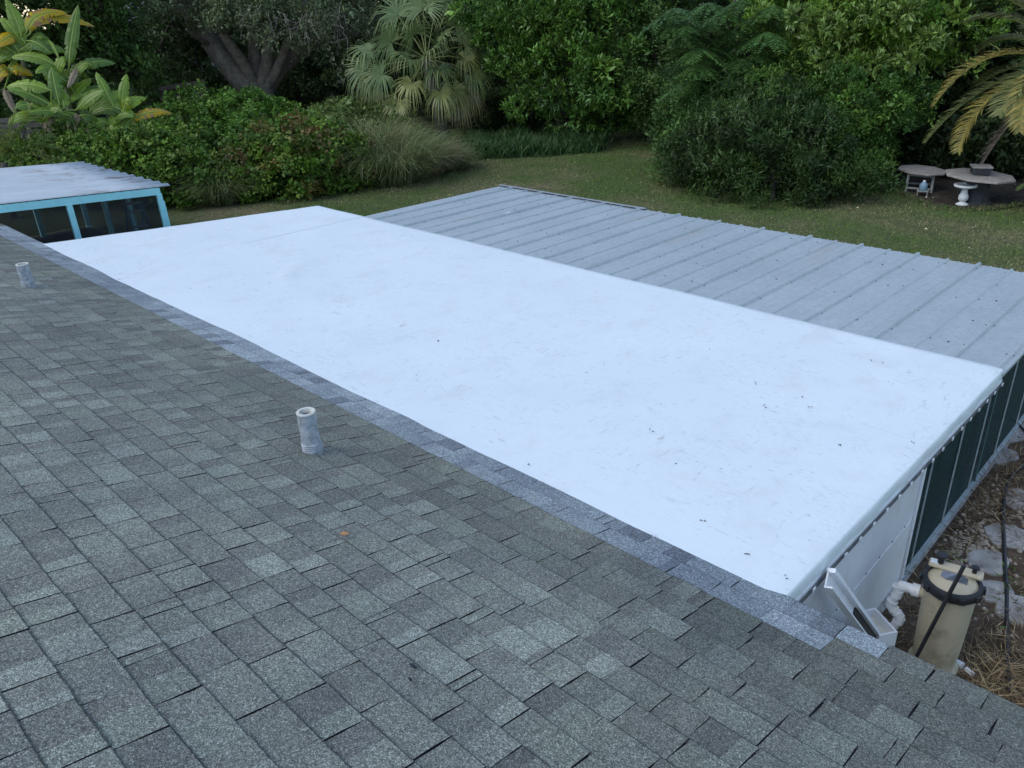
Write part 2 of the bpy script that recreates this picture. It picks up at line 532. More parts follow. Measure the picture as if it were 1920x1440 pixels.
def crown(name, parent, lobes, nclump, per, L, W, cr, pal, material=None, inner=0.6, rough=0.2, outw=0.7, upw=0.2, rand=0.8, jit=0.25, flat=0.3, bend=0.15, seed=0, puff=None):
    """leaf clumps; with puff=(count, radius) the clumps sit on many small cushions so the crown breaks into lit and shaded masses"""
    if puff:
        pc0, out0, _ = crown_points(lobes, puff[0], inner, rough, seed=seed)
        m = len(pc0)
        pr0 = puff[1] * np.exp(rng.normal(0, 0.28, m))
        pcol = palette_pick(pal, m, jit)
        k = rng.integers(0, m, nclump)
        dirs = nrm(rsphere(nclump) + out0[k] * 0.55 + np.array([0, 0, 0.35]))
        p = pc0[k] + dirs * (pr0[k] * (0.45 + 0.6 * rng.random(nclump) ** 0.6))[:, None] * np.array([1, 1, 0.75])
        out = dirs
        ccol = pcol[k] * np.exp(rng.normal(0, jit * 0.4, (nclump, 1)))
        ok = p[:, 2] > 0.04
        p, out, ccol = p[ok], out[ok], ccol[ok]
    else:
        p, out, li = crown_points(lobes, nclump, inner, rough, seed=seed)
        ccol = palette_pick(pal, len(p), jit)
    n = len(p)
    size = np.exp(rng.normal(0, 0.25, (n, 1)))
    base = np.repeat(p, per, 0) + rsphere(n * per) * (cr * rng.random((n * per, 1)) ** 0.5) * np.repeat(size, per, 0)
    o = np.repeat(out, per, 0)
    ax = nrm(o * outw + rsphere(n * per) * rand + np.array([0, 0, upw]))
    nr = nrm(o * flat + rsphere(n * per) * 0.6 + np.array([0, 0, 0.8]))
    LL = (L * np.repeat(size, per, 0)[:, 0]) * rng.uniform(0.65, 1.25, n * per)
    cols = np.repeat(ccol, per, 0) * np.exp(rng.normal(0, 0.16, (n * per, 1)))
    return leaves(name, base, ax, nr, LL, LL * (W / L), cols, material or FOL, parent, bend=bend)

def limb(b, a, c, r0, r1, seed=0, n=8, wob=0.12, sides=9):
    a = np.array(a, float); c = np.array(c, float)
    t = np.linspace(0, 1, n)[:, None]
    L = np.linalg.norm(c - a)
    r = np.random.default_rng(seed)
    off = np.cumsum(r.normal(0, wob * L / n, (n, 3)), 0) * np.sin(t * math.pi)
    pts = a + (c - a) * t + off
    b.tube(pts, np.linspace(r0, r1, n), sides)
    return pts

# ================================================================== SETTING
# lawn sheet to the horizon
b = B()
xs = np.unique(np.concatenate([np.linspace(-400, -45, 8), np.linspace(-45, 6, 70), np.linspace(6, 400, 8)]))
ys = np.unique(np.concatenate([np.linspace(-400, -5, 8), np.linspace(-5, 45, 68), np.linspace(45, 400, 8)]))
gx, gy = np.meshgrid(xs, ys, indexing='ij')
gz = 0.03 * vnoise(gx, gy, 0.35, 3)
gz = np.where((gx > -16) & (gy < 13) | (gx > -3), gz * 0.2 - 0.004, gz)
V = np.stack([gx, gy, gz], -1).reshape(-1, 3)
ny = len(ys)
I, J = np.meshgrid(np.arange(len(xs) - 1), np.arange(ny - 1), indexing='ij')
a0 = (I * ny + J).ravel()
F = np.stack([a0, a0 + ny, a0 + ny + 1, a0 + 1], 1)
npmesh('ground', V, 4, np.ones((len(F), 3)), GROUND, kind='structure', faces=F, smooth=True)

# bare strip beside the addition
b = B()
poly = [(-1.47, 3.2), (0.6, 3.2), (0.6, 9.2), (-0.6, 9.5), (-1.5, 9.75), (-1.75, 9.4), (-1.47, 8.9)]
b.prism(poly, -0.02, 0.012)
b.build('soil_or_shade_patch', MULCH, kind='structure')

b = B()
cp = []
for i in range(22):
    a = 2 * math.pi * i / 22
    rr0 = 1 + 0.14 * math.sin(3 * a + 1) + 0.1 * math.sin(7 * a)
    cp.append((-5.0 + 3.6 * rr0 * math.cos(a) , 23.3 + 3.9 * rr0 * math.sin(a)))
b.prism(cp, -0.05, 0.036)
b.build('soil_or_shade_patch', SHADE_SOIL, kind='structure')  # dark ground patch painted in for the tree shade below the tables
# lawn blades, litter
def lawn_points(n):
    x = rng.uniform(-24, -0.6, n); y = rng.uniform(7.4, 26, n)
    k = ~((x > -12.7) & (y < 11.5)) & ~((x > -1.9) & (y < 9.6))
    q = proj(np.stack([x, y, np.zeros(n)], 1))
    k &= (q[:, 0] > -150) & (q[:, 0] < 2100) & (q[:, 1] > 120) & (q[:, 1] < 950)
    k &= (x > -21 + (y - 8) * 0.15) & (x > -19.3 - 0.0 * y) & ((y < 22.5) | (x > -18.5))
    return x[k], y[k]
x, y = lawn_points(520000)
n = len(x)
dry = vnoise(x, y, 0.75, 21) * 0.85 + vnoise(x, y, 2.3, 22) * 0.5 - 0.05
dry += 0.7 * np.exp(-((x + 15.5) ** 2 / 12 + (y - 13.6) ** 2 / 3.0)) + 0.9 * np.exp(-((x + 6.3) ** 2 / 4 + (y - 14.2) ** 2 / 0.9)) + 0.6 * np.exp(-((x + 8.2) ** 2 / 8 + (y - 16.6) ** 2 / 0.6))
keep = rng.random(n) > np.clip(0.25 + 0.35 * dry + 0.35 * vnoise(x, y, 9.0, 55), 0, 0.9)
x, y, dry = x[keep], y[keep], dry[keep]; n = len(x)
hgt = rng.uniform(0.025, 0.065, n) * (1 - 0.25 * np.clip(dry, 0, 1))
base = np.stack([x, y, 0.03 * vnoise(x, y, 0.35, 3) - 0.005], 1)
ax = nrm(rng.normal(0, 0.55, (n, 3)) * [1, 1, 0.3] + [0, 0, 1])
sd = nrm(np.cross(ax, rng.normal(size=(n, 3))))
t = np.clip(dry * 0.8 + 0.2 + rng.normal(0, 0.22, n), 0, 1)[:, None]
cg = np.array([0.066, 0.108, 0.026]) * (1 - t) + np.array([0.185, 0.155, 0.08]) * t
cg *= np.exp(rng.normal(0, 0.25, (n, 1)))
wd = 0.007
V = np.stack([base - sd * wd, base + sd * wd, base + ax * hgt[:, None]], 1).reshape(-1, 3)
lw = npmesh('lawn_grass', V, 3, cg, FOL_D, kind='stuff')
tag(lw, 'patchy mown lawn with green and straw brown areas', 'grass')
a = rng.uniform(0, 6.283, 9000)
rr0 = (1 + 0.14 * np.sin(3 * a + 1) + 0.1 * np.sin(7 * a)) * rng.normal(0.985, 0.025, 9000)
base = np.stack([-5.0 + 3.6 * rr0 * np.cos(a), 23.3 + 3.9 * rr0 * np.sin(a), np.full(9000, 0.02)], 1)
ax = nrm(rng.normal(0, 0.6, (9000, 3)) * [1, 1, 0.3] + [0, 0, 1]); sd = nrm(np.cross(ax, rng.normal(size=(9000, 3))))
V = np.stack([base - sd * 0.008, base + sd * 0.008, base + ax * rng.uniform(0.04, 0.10, (9000, 1))], 1).reshape(-1, 3)
tag(npmesh('grass_fringe', V, 3, palette_pick([(0.05, 0.085, 0.022), (0.07, 0.10, 0.03), (0.11, 0.09, 0.05)], 9000), FOL_D, kind='stuff'), 'ragged grass fringe around the soil darkened for shade under the garden tables', 'grass')
x, y = lawn_points(800)
n = len(x)
base = np.stack([x, y, np.full(n, 0.045)], 1)
th = rng.uniform(0, 6.28, n)
lf = leaves('fallen_leaves', base, np.stack([np.cos(th), np.sin(th), rng.normal(0, 0.2, n)], 1), np.tile([0, 0, 1.0], (n, 1)) + rng.normal(0, 0.3, (n, 3)), rng.uniform(0.03, 0.07, n), rng.uniform(0.015, 0.035, n),
            palette_pick([(0.35, 0.28, 0.17), (0.45, 0.4, 0.28), (0.25, 0.15, 0.07), (0.3, 0.3, 0.12)], n), FOL_D, None, 'stuff')
tag(lf, 'pale fallen leaves scattered over the lawn', 'leaves')

# ================================================================== HOUSE with shingle roof
YE, ZE, SL = 3.561, 1.428, 0.28
TH = math.atan(SL); CT, ST = math.cos(TH), math.sin(TH)
NRM = np.array([0, ST, CT])
def RP(x, v, h=0.0):
    """point on the shingle roof: v metres up the slope from the eave, h above the deck"""
    return np.array([x, YE - v * CT, ZE - 0.014 + v * ST]) + NRM * h
XL, XR = -19.0, 2.4
VTOP = 5.4
house = thing('house', (-8, 1.0, 0), 'house with the weathered grey green shingle roof and two vent pipes', 'house')
b = B()
hw = YE - 0.42
yb = YE - VTOP * CT * 2 + 0.42
b.box(((XL + XR) / 2, (hw + yb) / 2, 0.66), (XR - XL - 0.6, hw - yb, 1.32))
b.build('wall', HOUSEW, house)
roof = B()
c0, c1 = RP(XL, 0), RP(XL, VTOP)
for s in (0, 1):
    if s == 0:
        e0, e1 = RP(XL, 0.004), RP(XL, VTOP)
    else:
        e1 = RP(XL, VTOP); e0 = e1 + np.array([0, -(VTOP) * CT, -(VTOP) * ST])
    q = [e0, [XR, e0[1], e0[2]], [XR, e1[1], e1[2]], e1]
    dn = [np.array(p) - np.array([0, 0, 0.045]) for p in q]
    roof.add(list(q) + dn, [(0, 1, 2, 3), (7, 6, 5, 4), (0, 4, 5, 1), (1, 5, 6, 2), (2, 6, 7, 3), (3, 7, 4, 0)])
roof = roof.build('roof', ASPH, house)
b = B()
b.box(((XL + XR) / 2, YE - 0.035, ZE - 0.145), (XR - XL, 0.03, 0.16))
b.build('fascia', WPAINT, house)

EXP = 0.196
OLD = [(0.163, 0.162, 0.137), (0.175, 0.174, 0.147), (0.152, 0.152, 0.130), (0.184, 0.187, 0.156), (0.166, 0.170, 0.141), (0.158, 0.155, 0.134)]
GRN = [(0.197, 0.204, 0.170), (0.186, 0.195, 0.160), (0.211, 0.219, 0.184), (0.179, 0.181, 0.155)]
DRK = [(0.135, 0.133, 0.117), (0.142, 0.141, 0.121), (0.148, 0.146, 0.126)]
NEWB = [(0.215, 0.24, 0.247), (0.23, 0.256, 0.262), (0.20, 0.224, 0.232), (0.25, 0.276, 0.282), (0.208, 0.232, 0.24)]
NEWD = [(0.15, 0.165, 0.175), (0.17, 0.187, 0.198)]
tabs = []
nrow = int(VTOP / EXP)
for k in range(nrow):
    v0 = k * EXP
    xx = XL + random.uniform(0, 0.4)
    rowj = random.uniform(-0.006, 0.006)
    while xx < XR:
        w = random.choice([0.19, 0.23, 0.27, 0.29, 0.32, 0.35])
        if random.random() < 0.07: w = random.uniform(0.04, 0.085)
        w = min(w, XR - xx)
        if w < 0.03: break
        x0, x1 = xx, xx + w
        xx = x1
        sk0 = sk1 = random.uniform(-0.004, 0.004)
        xc = (x0 + x1) / 2
        new = (k == 0 and -15.6 < xc < -0.79) or (k == 1 and -15.9 < xc < -0.98) or (k == 2 and -15.9 < xc < -9 and random.random() < 0.0)
        shade = 1.36 + 0.08 * math.sin(xc * 0.7 + v0 * 2.1) + random.uniform(-0.07, 0.07)
        edgeD = 0.86 if (not new and k < 5) else 1.0
        if new:
            ca = random.choice(NEWB); cb = random.choice(NEWB + NEWD)
        else:
            # darker band down the right-hand end
            dk = 0.80 if xc > -1.6 and k < 12 else 1.0
            shade *= dk
            ca = random.choice(OLD + DRK[:2]); cb = random.choice(OLD + GRN + GRN)
        wt = (1.0, 1.0, 1.0) if new else (1.0, 1.01, 0.985)
        ca = tuple(c * shade * edgeD * q for c, q in zip(ca, wt)); cb = tuple(c * shade * edgeD * q for c, q in zip(cb, wt))
        gap = random.choice([0.005, 0.006, 0.007, 0.008]) if random.random() < 0.85 else 0.002
        if new: gap = 0.004
        lift = random.uniform(0.0, 0.0018) if random.random() < 0.9 else random.uniform(0.002, 0.004)
        if new or k == 0: lift = 0.0
        jv = rowj + random.uniform(-0.0035, 0.0035)
        split = random.uniform(0.3, 0.68)
        tabs.append((k, v0 + jv, x0, x1 - gap, sk0, sk1, ca, cb, split, lift, w))

def tab_mesh(b, T):
    k, v0, x0, x1, sk0, sk1, ca, cb, split, lift, w = T
    vb, vt = v0, v0 + EXP + 0.028
    hb, ht = 0.0125 + lift, 0.0035
    if k == 0: vb -= 0.012
    xm = x0 + (x1 - x0) * split
    vm = vb + (vt - vb) * 0.5
    hm = (hb + ht) / 2 - lift * 0.35
    worn = random.uniform(0.005, 0.009)  # dark butt strip: worn edge, also stands in for the missing course shadow
    rag = [random.uniform(-0.0025, 0.0025) * (0.3 if k == 0 else 1) for _ in range(4)]
    bx_ = random.uniform(-0.004, 0.004)
    X = [[x0 + sk0, xm, x1 + sk1], [x0 + sk0 * .95, xm, x1 + sk1 * .95], [x0 + bx_, xm + random.uniform(-0.006, 0.006), x1 + bx_], [x0 - sk0, xm, x1 - sk1]]
    vbs = [vb + rag[0], vb + rag[1], vb + rag[2]]
    Vv = [vbs, [q + worn for q in vbs], [vm] * 3, [vt] * 3]  # worn: butt strip, worn edge plus painted course shadow
    Hh = [[hb - 0.0015] * 3, [hb] * 3, [hm] * 3, [ht] * 3]
    top = [RP(X[i][j], Vv[i][j], Hh[i][j]) for i in range(4) for j in range(3)]
    bot = [RP(X[i][j], Vv[i][j], (max(0.003, Hh[i][j] - 0.0075) if i < 3 else 0.0005)) for i in range(4) for j in range(3)]
    n0 = len(b.v)
    b.v.extend([tuple(map(float, p)) for p in top + bot])
    def put(f, col, mi):
        b.f.append(tuple(n0 + q for q in f)); b.c.append(col); b.m.append(mi)
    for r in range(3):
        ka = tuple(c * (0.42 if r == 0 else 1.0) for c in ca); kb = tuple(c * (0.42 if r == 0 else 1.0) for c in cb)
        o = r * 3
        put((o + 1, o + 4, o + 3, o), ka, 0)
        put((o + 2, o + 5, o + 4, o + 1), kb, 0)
    E_ = (0.02, 0.02, 0.02)
    put((0, 1, 13, 12), E_, 1); put((1, 2, 14, 13), E_, 1)
    for r in range(3):
        o = r * 3
        put((o + 2, o + 5, o + 17, o + 14), E_, 1)
        put((o + 3, o, o + 12, o + 15), E_, 1)
# the 300 tabs that show largest are parts of their own
def show(T):
    k, v0, x0, x1 = T[:4]
    q = proj(np.array([RP(x0, v0), RP(x1, v0), RP(x1, v0 + EXP), RP(x0, v0 + EXP)]))
    cx, cy = q[:, 0].mean(), q[:, 1].mean()
    if not (-20 < cx < 1940 and 0 < cy < 1460) or (q[:, 2] < 0.2).any(): return 0
    xq, yq = q[:, 0], q[:, 1]
    return 0.5 * abs(np.dot(xq, np.roll(yq, -1)) - np.dot(yq, np.roll(xq, -1)))
area = [show(T) for T in tabs]
order = np.argsort(area)[::-1]
rest = B()
for rank, i in enumerate(order):
    if rank < 300:
        b = B(); tab_mesh(b, tabs[i]); b.build('shingle', [SHINGLE, ASPH], roof)
    else:
        tab_mesh(rest, tabs[i])
rest.build('shingles', [SHINGLE, ASPH], house, kind='stuff')
# ridge caps behind the camera
b = B()
rc = RP(0, VTOP)
for i in range(int((XR - XL) / 0.24)):
    xa = XL + i * 0.24
    for s in (1, -1):
        p0 = np.array([xa, rc[1], rc[2] + 0.02]); d = np.array([0, s * CT, -ST]) * 0.16
        lf4 = [p0, p0 + [0.235, 0, 0.006], p0 + [0.235, 0, 0.006] + d, p0 + d]
        b.add(lf4 + [p - np.array([0, 0, 0.008]) for p in lf4], [(0, 1, 2, 3) if s < 0 else (3, 2, 1, 0), (0, 4, 5, 1), (1, 5, 6, 2), (2, 6, 7, 3), (3, 7, 4, 0)], random.choice(OLD))
b.build('ridge_caps', SHINGLE, house, kind='stuff')

# roof vents
def roof_hit(px, py, h=0.012):
    r = ray(px, py)
    # z = ZE + SL*(YE-y) + h
    t = (ZE + h + SL * YE - CAM_P[2]) / (r[2] + SL * r[1])
    return CAM_P + r * t
def vent(px, py, rad, hgt, tilt, label, debris):
    c = roof_hit(px, py)
    t = thing('vent_pipe', c, label, 'pipe', 'vent pipes on the shingle roof')
    axv = nrm([tilt, 0.0, 1.0]); e0 = nrm(np.cross([0, 1, 0], axv)); e1 = np.cross(axv, e0)
    A = (e0, e1, axv)
    b = B()
    prof = [(rad * 1.02, -0.06)]
    for i in range(14):
        u = i / 13
        prof.append((rad * (1 + 0.008 * math.sin(9 * u + 1)), hgt * (0.28 + 0.66 * u)))
    prof += [(rad * 1.02, hgt * 0.97), (rad * 0.94, hgt), (rad * 0.76, hgt * 0.99), (rad * 0.7, hgt * 0.93), (rad * 0.69, hgt * 0.55), (0, hgt * 0.55)]
    b.lathe(c, prof, 24, ax=A)
    b.build('pipe', LEAD, t, smooth=True)
    b = B()
    prof = [(rad * 1.07, -0.05)]
    for i in range(4):
        z = hgt * (0.02 + 0.055 * i)
        prof += [(rad * 1.07, z), (rad * 1.12, z + hgt * 0.015), (rad * 1.07, z + hgt * 0.03), (rad * 1.03, z + hgt * 0.04)]
    prof += [(rad * 1.02, hgt * 0.32)]
    b.lathe(c, prof, 24, ax=A)
    b.build('boot', LEAD, t, smooth=True)
    b = B()
    b.lathe(c, [(rad * 0.97, hgt * 0.975), (rad * 1.04, hgt * 0.985), (rad * 1.02, hgt * 1.015), (rad * 0.74, hgt * 1.012), (rad * 0.68, hgt * 0.9)], 24, caps=False, ax=A)
    for _ in range(3):
        a = random.uniform(0, 6.28)
        b.box(c + e0 * rad * 0.72 * math.cos(a) + e1 * rad * 0.72 * math.sin(a) + axv * hgt * 0.995, (rad * 0.3, rad * 0.25, 0.008), (nrm([math.cos(a), math.sin(a), 0.3]), nrm([-math.sin(a), math.cos(a), 0]), np.array([0, 0, 1.0])))
    b.build('rim', CREAM, t, smooth=True)
    b = B()
    b.lathe(c, [(rad * 0.66, hgt * 0.57), (rad * 0.66, hgt * 0.80), (0, hgt * 0.80)], 16, ax=A)
    b.build('bore', BLACKP, t)
    # flashing sheet on the shingles
    return t
vent(586, 843, 0.064, 0.305, 0.0, 'grey vent pipe with cracked cream rim standing closer to the fascia edge middle', True)
vent(54, 535, 0.066, 0.26, 0.0, 'pale grey vent pipe near the blue porch end of the shingle roof', False)

# litter on the shingles
c = roof_hit(645, 1003, 0.02)
b = B()
s0 = [(-0.035, 0, 0.004), (-0.01, 0.016, 0.01), (0.02, 0.02, 0.016), (0.04, 0.004, 0.02), (0.012, -0.012, 0.012), (-0.012, -0.014, 0.003)]
b.add([c + np.array(p) for p in s0] + [c + np.array(p) - np.array([0, 0, 0.002]) for p in s0], [(0, 5, 4, 3, 2, 1), (6, 7, 8, 9, 10, 11)] + [(i, (i + 1) % 6, 6 + (i + 1) % 6, 6 + i) for i in range(6)])
tag(b.build('dry_leaf', LEAFO), 'small curled orange leaf lying on the shingles', 'leaf')
def tar(px, py, sx, sy, label):
    c = roof_hit(px, py, 0.014)
    b = B()
    n = 12
    pts = []
    for i in range(n):
        a = 2 * math.pi * i / n
        r = 1 + random.uniform(-0.3, 0.3)
        pts.append(c + np.array([sx * r * math.cos(a), sy * r * math.sin(a) * CT, -sy * r * math.sin(a) * ST]))
    b.add(pts + [p + np.array([0, 0, 0.004]) for p in pts], [tuple(range(n, 2 * n))] + [(i, (i + 1) % n, n + (i + 1) % n, n + i) for i in range(n)])
    tag(b.build('tar_spot', BLACKP), label, 'tar')
tar(775, 1249, 0.022, 0.011, 'larger black tar spot on a grey shingle')
tar(769, 1274, 0.012, 0.007, 'tiny black tar spot just below a larger one')

# ================================================================== ADDITION with white membrane roof
XW = -1.447                                                   # end wall plane
def WZ(y): return 1.30 + 0.03 * (7.84 - y)                    # membrane height
XLN, XLF = -13.75, -12.62                                     # left end near / far
add = thing('flat_roof_addition', (-7.5, 5.6, 0), 'low addition with flat white membrane roof beside the shingle roof', 'building')
def xleft(y): return XLN + (XLF - XLN) * (y - 3.56) / (7.84 - 3.56)
def sheet(name, x0f, x1, y0, y1, lift, drapeR=False, drapeL=False, drapeF=False, nx=110, ny=36, seed=1):
    us = np.linspace(0, 1, nx); vs_ = np.linspace(0, 1, ny)
    Vv = []
    XD = 0.0
    for i, u in enumerate(us):
        for j, v in enumerate(vs_):
            y = y0 + (y1 - y0) * v
            x0 = x0f(y) if callable(x0f) else x0f
            x = x0 + (x1 - x0) * u
            z = WZ(y) + lift
            Vv.append([x, y, z])
    Vv = np.array(Vv)
    X, Y = Vv[:, 0], Vv[:, 1]
    bumpz = 0.006 * vnoise(X, Y, 0.9, seed) + 0.003 * vnoise(X, Y, 2.6, seed + 1)
    # lifted wrinkle near the seam
    w0 = np.array([-9.35, 5.35])
    bumpz += 0.035 * np.exp(-(((X - w0[0]) * 0.8 + (Y - w0[1]) * 0.5) ** 2 / 0.02 + ((X - w0[0]) * -0.5 + (Y - w0[1]) * 0.8) ** 2 / 0.16))
    bumpz += 0.02 * np.exp(-(((X + 9.1) * 0.6 + (Y - 5.0) * 0.8) ** 2 / 0.015 + ((X + 9.1) * -0.8 + (Y - 5.0) * 0.6) ** 2 / 0.12))
    # the last part before the end wall rolls over the edge
    Vv[:, 2] += bumpz
    if drapeR:
        ed = np.clip((X - (x1 - 0.12)) / 0.12, 0, 1)
        Vv[:, 2] -= 0.008 * ed ** 2 + bumpz * ed
    idx = np.arange(nx * ny).reshape(nx, ny)
    rows = [idx]
    allV = [Vv]
    F = []
    def q(g):
        for i in range(g.shape[0] - 1):
            for j in range(g.shape[1] - 1):
                F.append((g[i, j], g[i + 1, j], g[i + 1, j + 1], g[i, j + 1]))
    q(idx)
    nv = len(Vv)
    def skirt(edge, prof, rnd):
        """edge: vertex ids; prof: (out dx, dy, dz) list"""
        nonlocal nv
        prev = edge
        for (dx, dy, dz) in prof:
            e = Vv[edge]
            yy = e[:, 1] if abs(dx) > 0 or abs(dx) == 0 and abs(dy) == 0 else e[:, 0]
            wv = rnd * (np.sin(e[:, 1] * 9 + e[:, 0] * 7) * 0.6 + np.sin(e[:, 1] * 23 + 2 + e[:, 0] * 17) * 0.4) * min(1, abs(dz) / 0.08)
            new = e + np.stack([np.full(len(e), dx) + (wv if dx else 0), np.full(len(e), dy) + (wv if dy else 0), np.full(len(e), dz)], 1)
            allV.append(new)
            ids = np.arange(nv, nv + len(new)); nv += len(new)
            for k in range(len(edge) - 1):
                F.append((prev[k], ids[k], ids[k + 1], prev[k + 1]))
            prev = ids
    if drapeR:
        skirt(idx[-1, :], [(0.007, 0, -0.005), (0.013, 0, -0.02), (0.018, 0, -0.06), (0.016, 0, -0.10), (0.012, 0, -0.13)], 0.006)
    if drapeL:
        skirt(idx[0, ::-1], [(-0.02, 0, -0.015), (-0.03, 0, -0.05), (-0.03, 0, -0.13)], 0.006)
    if drapeF:
        skirt(idx[::-1, -1], [(0, 0.012, -0.010), (0, 0.02, -0.04)], 0.003)
    return npmesh(name, np.concatenate(allV), 4, np.ones((len(F), 3)), MEMB, add, faces=np.array(F), smooth=True)
XE = XW + 0.008
sheet('membrane_sheet', xleft, XE, 3.25, 5.56, 0.0025, drapeR=True, drapeL=True, seed=5)
sheet('membrane_sheet', -11.35, XE, 5.44, 7.84, 0.0, drapeR=True, drapeF=True, seed=5)
sheet('membrane_sheet', xleft, -11.25, 5.44, 7.845, 0.0025, drapeL=True, drapeF=True, nx=24, seed=5)
# deck under the membrane
b = B()
dk = [(xleft(3.3) + 0.02, 3.3), (XW - 0.03, 3.3), (XW - 0.03, 7.82), (xleft(7.82) + 0.02, 7.82)]
b.prism([(x, y, WZ(y) - 0.03) for x, y in dk], -0.11, 0.0)
b.build('roof_deck', WOODW, add)
# end wall: white panel + green screens + mullions
YP = 5.95
b = B()
yA, yB = 3.16, YP - 0.03
b.add([(XW - 0.02, yA, 0.03), (XW - 0.02, yB, 0.03), (XW - 0.02, yB, WZ(yB) - 0.145), (XW - 0.02, yA, WZ(yA) - 0.145),
       (XW, yA, 0.03), (XW, yB, 0.03), (XW, yB, WZ(yB) - 0.145), (XW, yA, WZ(yA) - 0.145)],
      [(0, 1, 2, 3), (7, 6, 5, 4), (0, 4, 5, 1), (1, 5, 6, 2), (2, 6, 7, 3), (3, 7, 4, 0)])
pan = b.build('wall_panel', WPANEL, add)
b = B()
for yy in np.arange(3.5, 5.9, 0.25):
    b.lathe((XW + 0.001, yy, 0.68), [(0.008, 0), (0.007, 0.004), (0, 0.005)], 8, ax=(np.array([0, 1.0, 0]), np.array([0, 0, 1.0]), np.array([1.0, 0, 0])))
b.build('screws', SCREW, pan, kind='stuff')
b = B(); b.box((XW + 0.0025, (yA + yB) / 2, 0.655), (0.005, yB - yA - 0.03, 0.012)); b.build('panel_joint', WPAINT, pan)
def ybar(y): return WZ(y) - 0.152
b = B()
b.beam((XW + 0.036, 3.3, ybar(3.3)), (XW + 0.036, 7.86, ybar(7.86)), 0.012, 0.022)
bar = b.build('termination_bar', BAR, add)
b = B()
for yy in np.arange(3.45, 7.86, 0.23):
    b.box((XW + 0.044, yy, ybar(yy)), (0.008, 0.035, 0.024))
b.build('clips', WPAINT, bar, kind='stuff')
b = B()
b.beam((XW + 0.018, 3.3, ybar(3.3) + 0.02), (XW + 0.018, 7.86, ybar(7.86) + 0.02), 0.02, 0.03)
b.build('drip_edge', WPAINT, add)
b = B()
b.beam((XW - 0.02, YP - 0.02, ybar(YP) - 0.01), (XW - 0.02, 7.86, ybar(7.86) - 0.01), 0.04, 0.04)
b.build('header', GREENAL, add)
ms = [YP, 6.18, 6.95, 7.69]
for i, yy in enumerate(ms):
    b = B()
    wdt = 0.05 if i == 0 else 0.013
    b.box((XW, yy, (ybar(yy) - 0.03 + 0.03) / 2 + 0.015), (0.010 if i else 0.03, wdt, ybar(yy) - 0.03))
    b.build('mullion', ALU if i else WPAINT, add)
ends = ms + [7.86]
for i in range(len(ms)):
    y0, y1 = ends[i] + 0.012, ends[i + 1] - 0.012
    b = B()
    b.add([(XW - 0.012, y0, 0.05), (XW - 0.012, y1, 0.05), (XW - 0.012, y1, ybar(y1) - 0.02), (XW - 0.012, y0, ybar(y0) - 0.02)], [(0, 1, 2, 3)])
    b.build('screen', SCRG, add)
b = B()
b.box((XW + 0.005, (YP + 7.86) / 2, 0.036), (0.035, 7.86 - YP, 0.022))
b.build('base_rail', ALU, add)
b = B()
b.box(((-13.6 + XW + 0.045) / 2, 5.5, -0.0), (13.6 + XW + 0.045, 4.72, 0.05))
b.build('slab', CONC, add)
b = B()
b.box((-13.0, 5.55, 0.6), (0.03, 4.2, 1.12)); b.build('end_wall', WPANEL, add)
b = B()
b.box((-7.2, 7.8, 0.62), (11.3, 0.03, 1.1)); b.build('inner_wall', GREENAL, add)

# ================================================================== METAL ROOFED SCREEN PORCH
def MZ(y): return 1.255 - 0.03 * (y - 7.84)
YM0, YM1 = 7.87, 11.37
mp = thing('metal_roof_porch', (-6.6, 9.6, 0), 'screened porch with grey galvanised sheet roof beyond the white membrane', 'building')
XM0, XM1 = -11.42, XW + 0.03
rib0 = -2.25
pit = 0.382
xsr = [XM1]
xk = rib0 + 2 * pit
while xk > XM0 + 0.1:
    if xk < XM1 - 0.05: xsr.append(xk)
    xk -= pit
xsr.append(XM0)
xsr = xsr[::-1]
def rib_profile(xa, xb, first, last, par):
    """cross-section of one sheet between rib centres"""
    p = []
    h0, h = (0.030, 0.012) if par else (0.012, 0.030)
    if not first: p += [(xa + 0.002, h0), (xa + 0.012, h0), (xa + 0.020, 0.0)]
    else: p += [(xa, 0.0)]
    w = xb - xa
    p += [(xa + w * 0.32, 0.0), (xa + w * 0.34, 0.004), (xa + w * 0.37, 0.004), (xa + w * 0.39, 0.0), (xa + w * 0.62, 0.0), (xa + w * 0.64, 0.004), (xa + w * 0.67, 0.004), (xa + w * 0.69, 0.0)]
    if not last: p += [(xb - 0.026, 0.0), (xb - 0.016, h + 0.004), (xb + 0.008, h + 0.004), (xb + 0.011, h - 0.008)]
    else: p += [(xb, 0.0), (xb + 0.002, -0.03)]
    return p
scr = B()
